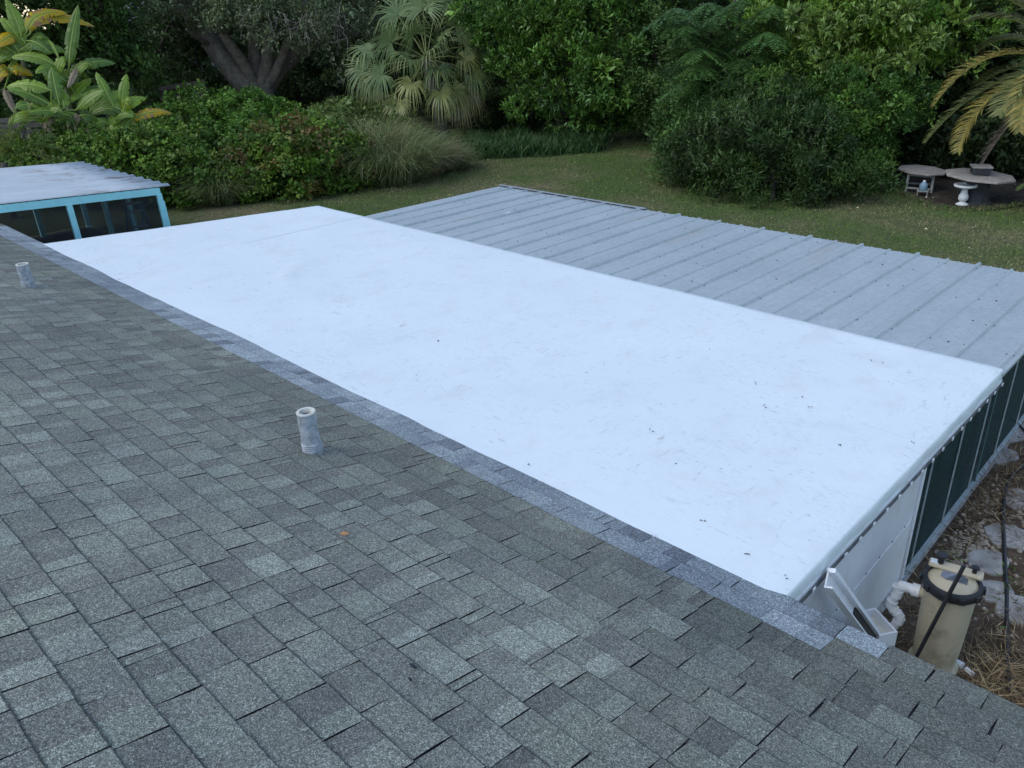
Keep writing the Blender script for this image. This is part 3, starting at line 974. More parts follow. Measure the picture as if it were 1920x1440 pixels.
for i in range(len(xsr) - 1):
    pr = rib_profile(xsr[i], xsr[i + 1], i == 0, i == len(xsr) - 2, i % 2)
    b = B()
    yy = np.linspace(YM0 - 0.06, YM1 + random.uniform(-0.012, 0.012), 12)
    n = len(pr)
    vs = []
    ph = random.uniform(0, 6)
    for yv in yy:
        for (xv, hv) in pr:
            wob = 0.0035 * math.sin(yv * 2.6 + ph) * math.sin((xv - xsr[i]) / pit * math.pi) - (0.005 * ((yv - YM1) / 0.35 + 1) if yv > YM1 - 0.35 and hv < 0.002 else 0)
            vs.append((xv, yv, MZ(yv) + hv + wob + 0.0015 * (i % 2)))
    fs = [(a * n + c, a * n + c + 1, (a + 1) * n + c + 1, (a + 1) * n + c) for a in range(len(yy) - 1) for c in range(n - 1)]
    b.add(vs, fs)
    o = b.build('roof_sheet', GALV, mp)
    md = o.modifiers.new('thick', 'SOLIDIFY'); md.thickness = 0.0012; md.offset = -1
    for yv in (8.35, 9.1, 9.85, 10.55, 11.15):
        if i > 0:
            for dx in (-0.035, 0.03):
                if random.random() < 0.55:
                    scr.lathe((xsr[i] + dx + random.uniform(-.008, .008), yv + random.uniform(-0.05, 0.05), MZ(yv) + 0.003), [(0.008, 0), (0.008, 0.003), (0.004, 0.005), (0.004, 0.008), (0, 0.009)], 7)
        if random.random() < 0.3:
            scr.lathe((xsr[i] + pit * 0.52, yv + random.uniform(-0.1, 0.1), MZ(yv) + 0.002), [(0.011, 0), (0.011, 0.004), (0, 0.009)], 7)
scr.build('screws', SCREW, mp, kind='stuff')
b = B()
b.add([(-11.45, YM1 - 0.08, MZ(YM1) + 0.03), (-7.9, YM1 - 0.08, MZ(YM1) + 0.028), (-7.9, YM1 + 0.03, MZ(YM1) + 0.02), (-11.45, YM1 + 0.03, MZ(YM1) + 0.02), (-7.9, YM1 + 0.032, MZ(YM1) - 0.05), (-11.45, YM1 + 0.032, MZ(YM1) - 0.05)], [(0, 1, 2, 3), (3, 2, 4, 5)])
b.build('edge_trim', GREY, mp)
# purlins, posts, end screens
for yv in (7.95, 9.6, 11.2):
    b = B(); b.box(((XM0 + XM1) / 2, yv, MZ(yv) - 0.05), (XM1 - XM0 - 0.06, 0.05, 0.08)); b.build('purlin', GREY, mp)
b = B()
b.beam((XW - 0.01, 7.9, MZ(7.9) - 0.035), (XW - 0.01, 11.3, MZ(11.3) - 0.035), 0.04, 0.05)
b.build('header', GREENAL, mp)
mm = [7.9, 8.52, 9.3, 10.3, 11.3]
for i, yv in enumerate(mm):
    b = B(); b.box((XW, yv, MZ(yv) / 2 - 0.01), (0.010, 0.014 if i else 0.03, MZ(yv) - 0.07)); b.build('mullion', ALU if i else GREENAL, mp)
    if i < 4:
        y0, y1 = yv + 0.013, mm[i + 1] - 0.013
        b = B(); b.add([(XW - 0.012, y0, 0.05), (XW - 0.012, y1, 0.05), (XW - 0.012, y1, MZ(y1) - 0.06), (XW - 0.012, y0, MZ(y0) - 0.06)], [(0, 1, 2, 3)]); b.build('screen', SCRG, mp)
b = B(); b.box((XW + 0.005, 9.6, 0.036), (0.035, 3.4, 0.022)); b.build('base_rail', ALU, mp)
for i, xv in enumerate(np.linspace(XM0 + 0.1, XW - 0.05, 9)):
    b = B(); b.box((xv, 11.3, MZ(11.3) / 2 - 0.045), (0.04, 0.04, MZ(11.3) - 0.09)); b.build('post', ALU, mp)
    if i:
        xp = np.linspace(XM0 + 0.1, XW - 0.05, 9)[i - 1]
        b = B(); b.add([(xp + 0.02, 11.31, 0.05), (xv - 0.02, 11.31, 0.05), (xv - 0.02, 11.31, MZ(11.31) - 0.1), (xp + 0.02, 11.31, MZ(11.31) - 0.1)], [(0, 1, 2, 3)]); b.build('screen', SCRG, mp)
b = B(); b.add([(XM0 + 0.1, 7.9, 0.05), (XM0 + 0.1, 11.28, 0.05), (XM0 + 0.1, 11.28, 1.05), (XM0 + 0.1, 7.9, 1.15)], [(0, 1, 2, 3)]); b.build('screen', SCRG, mp)
b = B(); b.box(((XM0 + XW) / 2, 9.62, 0.0), (XW - XM0 + 0.1, 3.5, 0.044)); b.build('slab', CONC, mp)
# bit of litter on the sheets
b = B(); c = np.array([0, 0, 0]); r = ray(955, 401); tt = (1.255 + 0.03 * 7.84 - 4.6) / (r[2] + 0.03 * r[1]); c = CAM_P + r * tt + np.array([0, 0, 0.012])
b.add([c + np.array(v) for v in [(-0.06, -0.03, 0), (0.05, -0.05, 0.006), (0.07, 0.03, 0.0), (-0.03, 0.05, 0.012)]] + [c + np.array(v) - np.array([0, 0, 0.006]) for v in [(-0.06, -0.03, 0), (0.05, -0.05, 0.006), (0.07, 0.03, 0.0), (-0.03, 0.05, 0.012)]], [(0, 1, 2, 3), (7, 6, 5, 4), (0, 4, 5, 1), (1, 5, 6, 2), (2, 6, 7, 3), (3, 7, 4, 0)])
tag(b.build('paper_scrap', WPAINT), 'small white paper scrap lying on the galvanised roof sheets', 'paper')

# twigs and dark specks on the membrane
b = B()
spots = [(1390, 1038), (1632, 678), (1655, 680), (1710, 830), (1432, 763), (1420, 720), (1500, 745), (1520, 765), (1580, 835), (1265, 870), (990, 875), (1470, 1082), (820, 640), (500, 512), (1220, 808), (1320, 980), (1330, 655), (1100, 700), (640, 560)]
for (px, py) in spots:
    r = ray(px, py); tt = (1.30 + 0.03 * 7.84 + 0.006 - 4.6) / (r[2] + 0.03 * r[1]); c = CAM_P + r * tt
    for _ in range(random.randint(1, 2)):
        a = random.uniform(0, 6.28); L = random.uniform(0.008, 0.02) * (2 if (px, py) == (1390, 1038) else 1)
        p0 = c + np.array([random.uniform(-.02, .02), random.uniform(-.02, .02), 0.004])
        p1 = p0 + np.array([math.cos(a) * L, math.sin(a) * L, random.uniform(0, 0.008)])
        b.tube([p0, (p0 + p1) / 2 + np.array([0, 0, 0.003]), p1], 0.003, 5)
tag(b.build('twig_litter', RUST, kind='stuff'), 'dark twig bits and specks scattered on the white membrane', 'litter')

# ================================================================== AQUA PORCH
XP1, XP0 = -15.9, -20.7
YPE = 6.62
def PZ(y): return 1.5 + 0.08 * (YPE - y)
pr_ = thing('aqua_porch', (-18.2, 4.5, 0), 'aqua painted screened porch with corrugated metal roof beside the hedge', 'porch')
pitch = 0.40
def corr(x0, x1, yA, yB, dz):
    b = B()
    xs_ = np.arange(x0, x1 + 0.001, pitch / 8)
    yy = np.linspace(yA, yB, 8)
    n = len(xs_)
    vs = [(x, y, PZ(y) + 0.045 * (abs(math.cos(math.pi * x / pitch)) ** 6) + dz) for y in yy for x in xs_]
    fs = [(a * n + c, a * n + c + 1, (a + 1) * n + c + 1, (a + 1) * n + c) for a in range(len(yy) - 1) for c in range(n - 1)]
    b.add(vs, fs)
    o = b.build('roof_sheet', PROOF, pr_, smooth=True)
    md = o.modifiers.new('thick', 'SOLIDIFY'); md.thickness = 0.0015; md.offset = -1
nsh = 6
wsh = 0.80
x0 = XP0
k = 0
while x0 < XP1 - 0.05:
    x1 = min(x0 + wsh + 0.08, XP1 + 0.04)
    corr(x0, x1, 0.8, YPE + random.uniform(-0.01, 0.015), 0.003 * (k % 2))
    x0 += wsh; k += 1
b = B()
b.beam((XP1 + 0.0, 0.8, PZ(0.8) - 0.075), (XP1 + 0.0, YPE - 0.22, PZ(YPE - 0.22) - 0.075), 0.035, 0.13)
b.build('fascia', AQUA, pr_)
b = B()
b.beam((XP0 + 0.2, YPE - 0.22, PZ(YPE) - 0.085), (XP1 - 0.02, YPE - 0.22, PZ(YPE) - 0.085), 0.04, 0.11)
b.build('fascia', AQUA, pr_)
posts = [(XP1 - 0.02, YPE - 0.25), (XP1 - 0.02, 4.72), (XP1 - 0.02, 3.05), (XP1 - 0.02, 1.5), (-17.55, YPE - 0.25), (-19.0, YPE - 0.25), (XP0 + 0.25, YPE - 0.25), (XP0 + 0.25, 5.35), (XP0 + 0.25, 4.05), (XP0 + 0.25, 2.6)]
for (x, y) in posts:
    b = B(); b.box((x, y, (PZ(y) - 0.12) / 2), (0.09, 0.10, PZ(y) - 0.12)); b.build('post', AQUA, pr_, bevel=0.006)
b = B(); b.beam((XP1 + 0.04, YPE - 0.2, 0.02), (XP1 + 0.02, YPE - 0.2, 1.25), 0.03, 0.03); b.build('downspout', AQUA, pr_)
def pane(p0, p1):
    b = B()
    (xa, ya), (xb, yb_) = p0, p1
    b.add([(xa, ya, 0.1), (xb, yb_, 0.1), (xb, yb_, PZ(yb_) - 0.15), (xa, ya, PZ(ya) - 0.15)], [(0, 1, 2, 3)])
    b.build('screen', SCRB, pr_)
pane((XP1 - 0.02, YPE - 0.31), (XP1 - 0.02, 4.78)); pane((XP1 - 0.02, 4.66), (XP1 - 0.02, 3.11)); pane((XP1 - 0.02, 2.99), (XP1 - 0.02, 1.56))
pane((XP1 - 0.08, YPE - 0.25), (-17.49, YPE - 0.25)); pane((-17.61, YPE - 0.25), (-18.94, YPE - 0.25)); pane((-19.06, YPE - 0.25), (XP0 + 0.3, YPE - 0.25))
pane((XP0 + 0.25, YPE - 0.3), (XP0 + 0.25, 5.41)); pane((XP0 + 0.25, 5.29), (XP0 + 0.25, 4.11)); pane((XP0 + 0.25, 3.99), (XP0 + 0.25, 2.66))
b = B(); b.box(((XP0 + XP1) / 2, 3.6, 0.01), (XP1 - XP0 - 0.2, 5.6, 0.06)); b.build('slab', SHADE_SOIL, pr_)
# stepladder inside
lx, ly = -16.4, 6.02
ld = thing('step_ladder', (lx, ly, 0.04), 'blue stepladder standing inside the aqua porch corner', 'ladder')
for s in (-1, 1):
    b = B(); b.beam((lx + 0.30, ly + s * 0.2, 0.04), (lx, ly + s * 0.14, 1.2), 0.025, 0.06); b.build('rail', STEELB, ld)
    b = B(); b.beam((lx - 0.35, ly + s * 0.2, 0.04), (lx - 0.03, ly + s * 0.14, 1.18), 0.025, 0.03); b.build('rear_leg', STEELB, ld)
for i in range(4):
    u = 0.16 + 0.24 * i
    b = B(); b.box((lx + 0.30 * (1 - u), ly, 0.04 + 1.16 * u), (0.075, 0.36 - 0.1 * u, 0.025)); b.build('step', GREY, ld)
b = B(); b.box((lx - 0.01, ly, 1.215), (0.14, 0.30, 0.03)); b.build('top_cap', GREY, ld, bevel=0.005)

# ================================================================== BESIDE THE END WALL
# pool filter
fc = G(1746, 1250); fc[2] = 0.012
ft = thing('pool_filter', fc, 'tan cartridge pool filter tank with black clamp ring', 'pool filter')
rf = 0.150
b = B()
b.lathe(fc, [(rf * 1.12, 0), (rf * 1.12, 0.05), (rf * 0.98, 0.075), (rf * 0.93, 0.11), (rf * 0.97, 0.14), (rf * 1.0, 0.2), (rf * 1.06, 0.47), (rf * 1.09, 0.70), (rf * 1.1, 0.745)], 40)
b.build('tank', TANK, ft, smooth=True)
b = B()
b.lathe(fc, [(rf * 1.1, 0.735), (rf * 1.24, 0.74), (rf * 1.27, 0.755), (rf * 1.27, 0.79), (rf * 1.22, 0.805), (rf * 1.08, 0.808), (rf * 1.05, 0.79)], 40)
for k in range(10):
    a = k * 0.628 + 0.3
    d = np.array([math.cos(a), math.sin(a), 0])
    b.box(fc + d * rf * 1.29 + np.array([0, 0, 0.772]), (0.02, 0.045, 0.045), (d, np.array([-d[1], d[0], 0]), np.array([0, 0, 1.0])))
b.build('clamp_ring', BLACKP, ft, smooth=True)
b = B()
b.lathe(fc, [(rf * 1.10, 0.76), (rf * 1.08, 0.79), (rf * 1.0, 0.80), (rf * 0.85, 0.822), (rf * 0.6, 0.838), (rf * 0.3, 0.845), (0, 0.847)], 40)
lid = b.build('lid', TANK, ft, smooth=True)
camd = nrm([-fc[0], -fc[1], 0]); sidv = np.array([-camd[1], camd[0], 0])      # toward the camera, and to its side
wr = -sidv if (ray(1920, 1000)[:2] @ sidv[:2]) < (ray(0, 1000)[:2] @ sidv[:2]) else sidv
b = B()
# raised bridge across the lid with the valve
bc = fc - camd * rf * 0.42 + np.array([0, 0, 0.852])
b.box(bc, (0.34, 0.085, 0.03), (wr, camd, np.array([0, 0, 1.0])))
b.build('valve_bridge', TANK, lid, bevel=0.012)
for s, hh, rr in ((-0.10, 0.075, 0.03), (0.11, 0.05, 0.022)):
    b = B()
    b.lathe(bc + wr * s + np.array([0, 0, 0.014]), [(rr * 0.7, 0), (rr * 0.7, hh * 0.5), (rr * 0.55, hh * 0.55), (rr * 0.55, hh * 0.75), (rr * 1.25, hh * 0.8), (rr * 1.25, hh), (rr * 0.6, hh * 1.1), (0, hh * 1.1)], 14)
    b.build('valve_knob', BLACKP, lid, smooth=True)
b = B()
lc = fc + camd * rf * 0.12 + np.array([0, 0, 0.851])
pl = [lc + wr * x + camd * y - np.array([0, 0, (x * x + y * y) * 1.1 - 0.002]) for x, y in [(-0.075, -0.045), (0.03, -0.055), (0.085, -0.02), (0.085, 0.04), (0.03, 0.05), (-0.04, 0.055), (-0.08, 0.03)]]
b.add(pl + [p - np.array([0, 0, 0.012]) for p in pl], [tuple(range(6, -1, -1)), tuple(range(7))] + [(i, (i + 1) % 7, 7 + (i + 1) % 7, 7 + i) for i in range(7)])
b.build('sticker', LABELM, lid)
b = B()
b.box(bc + wr * -0.135 + np.array([0, 0, 0.017]), (0.05, 0.05, 0.004), (wr, camd, np.array([0, 0, 1.0])))
b.build('sticker', LABELW, lid)
b = B()
pa = fc + np.array([0, 0, 0.62])
b.tube([pa - wr * rf * 0.6, pa - wr * (rf * 1.35)], 0.044, 18)
b.build('inlet_port', TANK, ft, smooth=True)
b = B()
b.tube([fc + camd * rf * 0.7 + np.array([0, 0, 0.1]) - wr * 0.05, fc + camd * rf * 1.28 + np.array([0, 0, 0.1]) - wr * 0.05], 0.035, 14)
b.build('drain_port', BLACKP, ft, smooth=True)
# white supply pipe
pp = thing('pvc_pipe', PX(1660, 1205, -1.25), 'white bent pvc pipe running from the filter down to the ground', 'pipe')
a0 = pa - wr * (rf * 1.36)
pts_px = [(1686, 1108, 0.0), (1668, 1134, 0.0), (1690, 1158, 0.0), (1662, 1190, 0.0), (1658, 1215, 0.0)]
p1 = a0 - wr * 0.12
q = [a0 + wr * 0.02, p1]
for (px, py, _) in pts_px:
    r = ray(px, py)
    # keep the run in the vertical plane through the port and the wall side
    nn_ = np.array([camd[0], camd[1], 0]); d0 = nn_ @ (p1 - CAM_P)
    q.append(CAM_P + r * (d0 / (nn_ @ r)))
q = np.array(q)
b = B(); b.tube(q[:2], 0.036, 16); b.tube([q[0], q[0] - wr * 0.05], 0.048, 16); b.build('union', PVC, pp, smooth=True)
for i in range(1, len(q) - 1):
    b = B()
    s0, s1 = q[i], q[i + 1]
    b.tube([s0, s1], 0.031, 16)
    b.build('pipe_section', PVC, pp, smooth=True)
for i in range(1, len(q) - 1):
    b = B()
    din, dout = nrm(q[i] - q[i - 1]), nrm(q[i + 1] - q[i])
    e0, e1 = q[i] - din * 0.05, q[i] + dout * 0.05
    cv = [(1 - t) ** 2 * e0 + 2 * t * (1 - t) * q[i] + t * t * e1 for t in np.linspace(0, 1, 8)]
    b.tube(cv, [0.040] + [0.037] * 6 + [0.040], 16)
    b.build('elbow', PVC, pp, smooth=True)
# black pole leaning over the filter
p_top = PX(1808, 1060, -0.80); p_bot = PX(1719, 1230, -0.72)
rr_ = ray(1808, 1060); rb_ = ray(1719, 1230)
def at_y(r, y): return CAM_P + r * (y / r[1])
p_top = at_y(rr_, fc[1] - 0.19); p_bot = at_y(rb_, fc[1] - 0.27)
b = B(); b.tube([p_bot, p_bot + (p_top - p_bot) * 0.5 + np.array([0, 0, 0.004]), p_top], 0.0135, 12)
tag(b.build('black_pole', BLACKP, smooth=True), 'thin black pole leaning diagonally against the tan pool filter', 'pole')
# white channel leaning on the wall, and the white box beside it
ca, cb_ = PX(1556, 1085, -1.36), PX(1640, 1200, -1.20)
dv = nrm(cb_ - ca); cb_ = ca + dv * (np.linalg.norm(cb_ - ca) + 0.25)
chn = thing('white_channel', cb_, 'white metal channel with black inside leaning against the white panel', 'channel')
ups = nrm(np.cross(dv, nrm(np.cross([1.0, 0.15, 0.25], dv))))
sd_ = nrm(np.cross(ups, dv)); 
for nm_, o_, sz, m_ in (('flange', sd_ * 0.055, (0.03, 0.05), WPAINT), ('flange', -sd_ * 0.055, (0.012, 0.05), WPAINT), ('web', -ups * 0.019, (0.098, 0.01), WPAINT)):
    b = B(); A = (sd_, dv, ups); L = np.linalg.norm(cb_ - ca)
    b.box((ca + cb_) / 2 + o_, (sz[0], L, sz[1]), A); b.build(nm_, m_, chn)
b = B(); L = np.linalg.norm(cb_ - ca); b.box(ca + dv * (L * 0.70) - ups * 0.006, (0.078, L * 0.54, 0.012), (sd_, dv, ups)); b.build('lining', BLACKP, chn)
bx = PX(1645, 1165, -1.25)
A = (nrm(np.array([0.55, 0.83, 0])), nrm(np.array([-0.83, 0.55, 0.0])), np.array([0, 0, 1.0]))
bxt = thing('white_box', (bx[0], bx[1], 0.012), 'open white box with sandy fill beside the leaning white channel', 'box')
zb = bx[2]
b = B()
w_, d_, h_ = 0.13, 0.24, zb
for s in (-1, 1):
    b.box(np.array([bx[0], bx[1], h_ / 2]) + A[0] * s * w_ / 2, (0.014, d_ + 0.014, h_), A)
    b.box(np.array([bx[0], bx[1], h_ / 2]) + A[1] * s * d_ / 2, (w_ - 0.014, 0.014, h_ - 0.002), A)
b.build('shell', WPAINT, bxt)
b = B(); b.box(np.array([bx[0], bx[1], h_ / 2 - 0.04]), (w_ - 0.016, d_ - 0.016, h_ - 0.06), A); b.build('fill', CREAM, bxt)
# black hose
def hose(pxs, r, name, label, lift=0.03):
    pts = [G(px, py, lift) for px, py in pxs]
    pts = np.array(pts)
    # smooth
    t = np.linspace(0, len(pts) - 1, len(pts) * 8)
    out = []
    for u in t:
        i = int(min(u, len(pts) - 2)); f = u - i
        p0, p1, p2, p3 = pts[max(i - 1, 0)], pts[i], pts[i + 1], pts[min(i + 2, len(pts) - 1)]
        out.append(0.5 * ((2 * p1) + (-p0 + p2) * f + (2 * p0 - 5 * p1 + 4 * p2 - p3) * f * f + (-p0 + 3 * p1 - 3 * p2 + p3) * f ** 3))
    b = B(); b.tube(out, r, 12)
    tag(b.build(name, BLACKP, smooth=True), label, 'hose')
hose([(1876, 782), (1893, 785), (1912, 800), (1935, 828), (1948, 850), (1935, 866), (1915, 876), (1897, 893), (1885, 922), (1880, 965), (1882, 1010), (1884, 1060), (1887, 1110), (1887, 1160), (1888, 1230), (1892, 1300)], 0.019, 'black_hose', 'black hose snaking over the stones beside the screen wall')
# paving stones
for k, (px, py, rx, ry, lab) in enumerate([(1855, 1057, 0.17, 0.2, 'rough pale paving stone between the pebbles and the black hose'), (1866, 1112, 0.14, 0.17, 'small worn paving stone right behind the pool filter'), (1905, 1150, 0.16, 0.2, 'paving stone under the straw across the black hose'),
                                           (1893, 1010, 0.2, 0.2, 'broken paving stone across the hose, below the bend'), (1894, 806, 0.26, 0.42, 'long pale paving slab under the hose end by the screen corner'), (1878, 858, 0.14, 0.2, 'broken slab piece at the foot of the screen wall'), (1912, 940, 0.16, 0.2, 'paving stone half covered by straw inside the hose bend')]):
    c = G(px, py)
    b = B(); n = 11
    pl = []
    a0 = random.uniform(0, 6)
    for i in range(n):
        a = a0 + 2 * math.pi * i / n
        r = random.uniform(0.8, 1.1)
        pl.append((c[0] + rx * r * math.cos(a), c[1] + ry * r * math.sin(a)))
    b.prism(pl, 0.0, 0.032 + 0.004 * (k % 3))
    tag(b.build('paving_stone', STONE, bevel=0.008), lab, 'stone', 'paving stones beside the screen wall')
# pebbles
b = B()
n = 1500
x = rng.uniform(-1.36, -0.5, n); y = rng.uniform(5.8, 8.0, n)
k = np.exp(-((x + 1.12) ** 2 / 0.03 + (y - 6.75) ** 2 / 0.35)) + 0.12 > rng.random(n)
x, y = x[k], y[k]
for xx, yy in zip(x, y):
    r = random.uniform(0.008, 0.02)
    a = random.uniform(0, 3)
    vs = [(xx + r * 1.2 * math.cos(a + t), yy + r * math.sin(a + t), 0.012 + (0.0 if i < 6 else r * 0.9)) for i, t in enumerate([q * 1.047 for q in range(6)] + [q * 1.047 + 0.4 for q in range(6)])]
    vs = vs[:6] + [((vx - xx) * 0.6 + xx, (vy - yy) * 0.6 + yy, vz) for vx, vy, vz in vs[6:]]
    b.add(vs, [tuple(range(6, 12))] + [(i, (i + 1) % 6, 6 + (i + 1) % 6, 6 + i) for i in range(6)])
tag(b.build('pebbles', PEBB, kind='stuff'), 'pale pebbles on the bare soil by the screen wall', 'pebbles')
# straw and weeds on the strip
def straw(n, fx, fy, dens, cols, Lr, name, label, tall=0.5, w=0.005):
    x = rng.uniform(*fx, n); y = rng.uniform(*fy, n)
    k = dens(x, y) > rng.random(n); x, y = x[k], y[k]; n = len(x)
    base = np.stack([x, y, rng.uniform(0.01, 0.05, n)], 1)
    ax = nrm(np.stack([rng.normal(size=n), rng.normal(size=n), np.abs(rng.normal(0, tall, n))], 1))
    o = leaves(name, base, ax, rsphere(n), rng.uniform(*Lr, n), np.full(n, w * 2), palette_pick(cols, n, 0.3), FOL_D, None, 'stuff')
    tag(o, label, 'straw')
straw(26000, (-1.4, 0.3), (4.2, 9.3), lambda x, y: 0.25 + 0.6 * np.exp(-((x + 0.35) ** 2 / 0.15 + (y - 5.2) ** 2 / 0.5)) + 0.55 * np.exp(-((x + 1.2) ** 2 / 0.04 + (y - 7.8) ** 2 / 0.5)) - 0.35 * np.exp(-((x + 0.95) ** 2 / 0.06 + (y - 6.6) ** 2 / 0.4)),
      [(0.095, 0.066, 0.04), (0.13, 0.10, 0.06), (0.06, 0.042, 0.027), (0.19, 0.15, 0.09)], (0.05, 0.16), 'dry_straw', 'brown dead grass and straw matted along the wall foot', 0.5, 0.0032)
straw(2600, (-0.9, 0.2), (4.6, 5.9), lambda x, y: np.exp(-((x + 0.4) ** 2 / 0.1 + (y - 5.25) ** 2 / 0.12)), [(0.26, 0.20, 0.115), (0.21, 0.155, 0.085)], (0.12, 0.3), 'pale_straw', 'long pale straw pile below the eave by the filter', 0.35, 0.003)
straw(3500, (-1.4, 0.1), (5.0, 9.2), lambda x, y: np.exp(-((x + 0.72) ** 2 / 0.012 + (y - 6.75) ** 2 / 0.25)) + 0.3 * np.exp(-((x + 1.2) ** 2 / 0.02 + (y - 6.5) ** 2 / 0.02)), [(0.05, 0.09, 0.025), (0.07, 0.12, 0.035)], (0.03, 0.08), 'weeds', 'green weeds among the stones beside the hose', 0.7, 0.006)
# white pvc stub on the ground
c = G(1797, 1247, 0.04)
b = B(); b.tube([c + np.array([-0.07, 0.02, 0]), c + np.array([0.03, -0.0, 0.005])], 0.03, 14); b.tube([c + np.array([0.05, -0.005, 0]), c + np.array([0.11, -0.03, 0.0])], 0.02, 14)
tag(b.build('pipe_stub', PVC, smooth=True), 'short broken white pipe stub lying by the filter base', 'pipe')

# ================================================================== GARDEN FURNITURE
def octo(c, rx, ry, rot, tilt):
    out = []
    for i in range(8):
        a = rot + math.pi / 4 * i + math.pi / 8
        x, y = rx * math.cos(a), ry * math.sin(a)
        out.append((c[0] + x, c[1] + y, x * tilt[0] + y * tilt[1]))
    return out
vdir = nrm([-6.3, 20.1, 0]); rgt = np.array([vdir[1], -vdir[0], 0])
# table one: slatted octagon with splayed legs
t1 = G(1722, 358)
tb = thing('garden_table', t1, 'small octagonal table with four pale legs and a jug beneath', 'table')
H1 = 0.50
tz = (-rgt[0] * 0.06, -rgt[1] * 0.06)
b = B(); b.prism(octo(t1, 0.54, 0.54, 0.2, tz), H1 - 0.035, H1); b.build('table_top', TABLEM, tb, bevel=0.008)
lp = []
for sx, sy in ((-1, -1), (1, -1), (1, 1), (-1, 1)):
    top = t1 + rgt * sx * 0.26 + vdir * sy * 0.26 + np.array([0, 0, H1 - 0.04 - 0.06 * sx * 0.26])
    bot = t1 + rgt * sx * 0.27 + vdir * sy * 0.27
    bot[2] = 0.0
    lp.append((bot, top))
    b = B(); b.beam(bot, top, 0.045, 0.045); b.build('leg', TABLEL, tb)
for i in (0, 1, 2, 3):
    j = (i + 1) % 4
    p0 = lp[i][0] * 0.75 + lp[i][1] * 0.25; p1 = lp[j][0] * 0.75 + lp[j][1] * 0.25
    dd = nrm(p1 - p0) * 0.024
    b = B(); b.beam(p0 + dd, p1 - dd, 0.028, 0.04); b.build('stretcher', TABLEL, tb)
    p0 = lp[i][0] * 0.12 + lp[i][1] * 0.88; p1 = lp[j][0] * 0.12 + lp[j][1] * 0.88
    b = B(); b.beam(p0 + dd, p1 - dd, 0.028, 0.04); b.build('apron', TABLEL, tb)
# jug on a little stand
jp = G(1728, 369)
js = thing('jug_stand', jp, 'little wire stand under the blue jug beside the small table', 'stand')
for sx, sy in ((-1, -1), (1, -1), (1, 1), (-1, 1)):
    p0 = jp + rgt * sx * 0.1 + vdir * sy * 0.08; p0[2] = 0.0
    b = B(); b.beam(p0, p0 + np.array([0, 0, 0.13]), 0.016, 0.016); b.build('leg', TABLEL, js)
b = B(); b.box(jp + np.array([0, 0, 0.138]), (0.24, 0.2, 0.016), (rgt, vdir, np.array([0, 0, 1.0]))); b.build('shelf', TABLEL, js)
jg = jp + np.array([0, 0, 0.147])
jt = thing('water_jug', jg, 'pale blue plastic jug with white cap under the small table edge', 'jug')
b = B(); b.lathe(jg, [(0.075, 0), (0.085, 0.015), (0.085, 0.12), (0.07, 0.16), (0.04, 0.185), (0.028, 0.2)], 20); b.build('body', BLUEP, jt, smooth=True)
b = B(); b.lathe(jg, [(0.03, 0.2), (0.03, 0.22), (0.02, 0.228), (0, 0.228)], 14); b.build('cap', WPAINT, jt, smooth=True)
# table two: octagon on a dark pedestal
t2 = G(1826, 381)
tb2 = thing('garden_table', t2, 'larger octagonal table on dark pedestal carrying a square planter', 'table')
H2 = 0.62
b = B(); b.prism(octo(t2, 0.72, 0.66, 0.35, tz), H2 - 0.05, H2); b.build('table_top', TABLEM, tb2, bevel=0.012)
b = B(); b.lathe(t2, [(0.33, 0), (0.33, 0.05), (0.27, 0.08), (0.25, 0.3), (0.27, 0.5), (0.3, 0.57)], 24); b.build('pedestal', DARKC, tb2, smooth=True)
pc = t2 + np.array([0, 0, H2 + 0.004]) + vdir * 0.05
pl = thing('planter', pc, 'square dark planter with pale rim sitting on the larger table', 'planter')
A = (nrm(rgt + vdir * 0.15), nrm(vdir - rgt * 0.15), np.array([0, 0, 1.0]))
b = B(); b.box(pc + np.array([0, 0, 0.085]), (0.34, 0.34, 0.15), A, taper=1.08); b.build('body', DARKC, pl, bevel=0.01)
b = B(); b.box(pc + np.array([0, 0, 0.17]), (0.40, 0.40, 0.024), A); b.build('rim', TABLEM, pl, bevel=0.005)
# bird bath
bc_ = G(1803, 386)
bt = thing('bird_bath', bc_, 'white concrete bird bath on a baluster pedestal in the lawn', 'bird bath')
b = B(); b.lathe(bc_, [(0.135, 0), (0.135, 0.03), (0.115, 0.05), (0.085, 0.07), (0.06, 0.085), (0.055, 0.10), (0.09, 0.135), (0.103, 0.18), (0.095, 0.225), (0.07, 0.285), (0.06, 0.34), (0.07, 0.39)], 28)
b.build('pedestal', BATHM, bt, smooth=True)
b = B(); b.lathe(bc_, [(0.07, 0.388), (0.16, 0.40), (0.225, 0.425), (0.235, 0.45), (0.225, 0.468), (0.20, 0.466), (0.185, 0.445), (0.1, 0.43), (0, 0.428)], 32)
b.build('bowl', BATHM, bt, smooth=True)

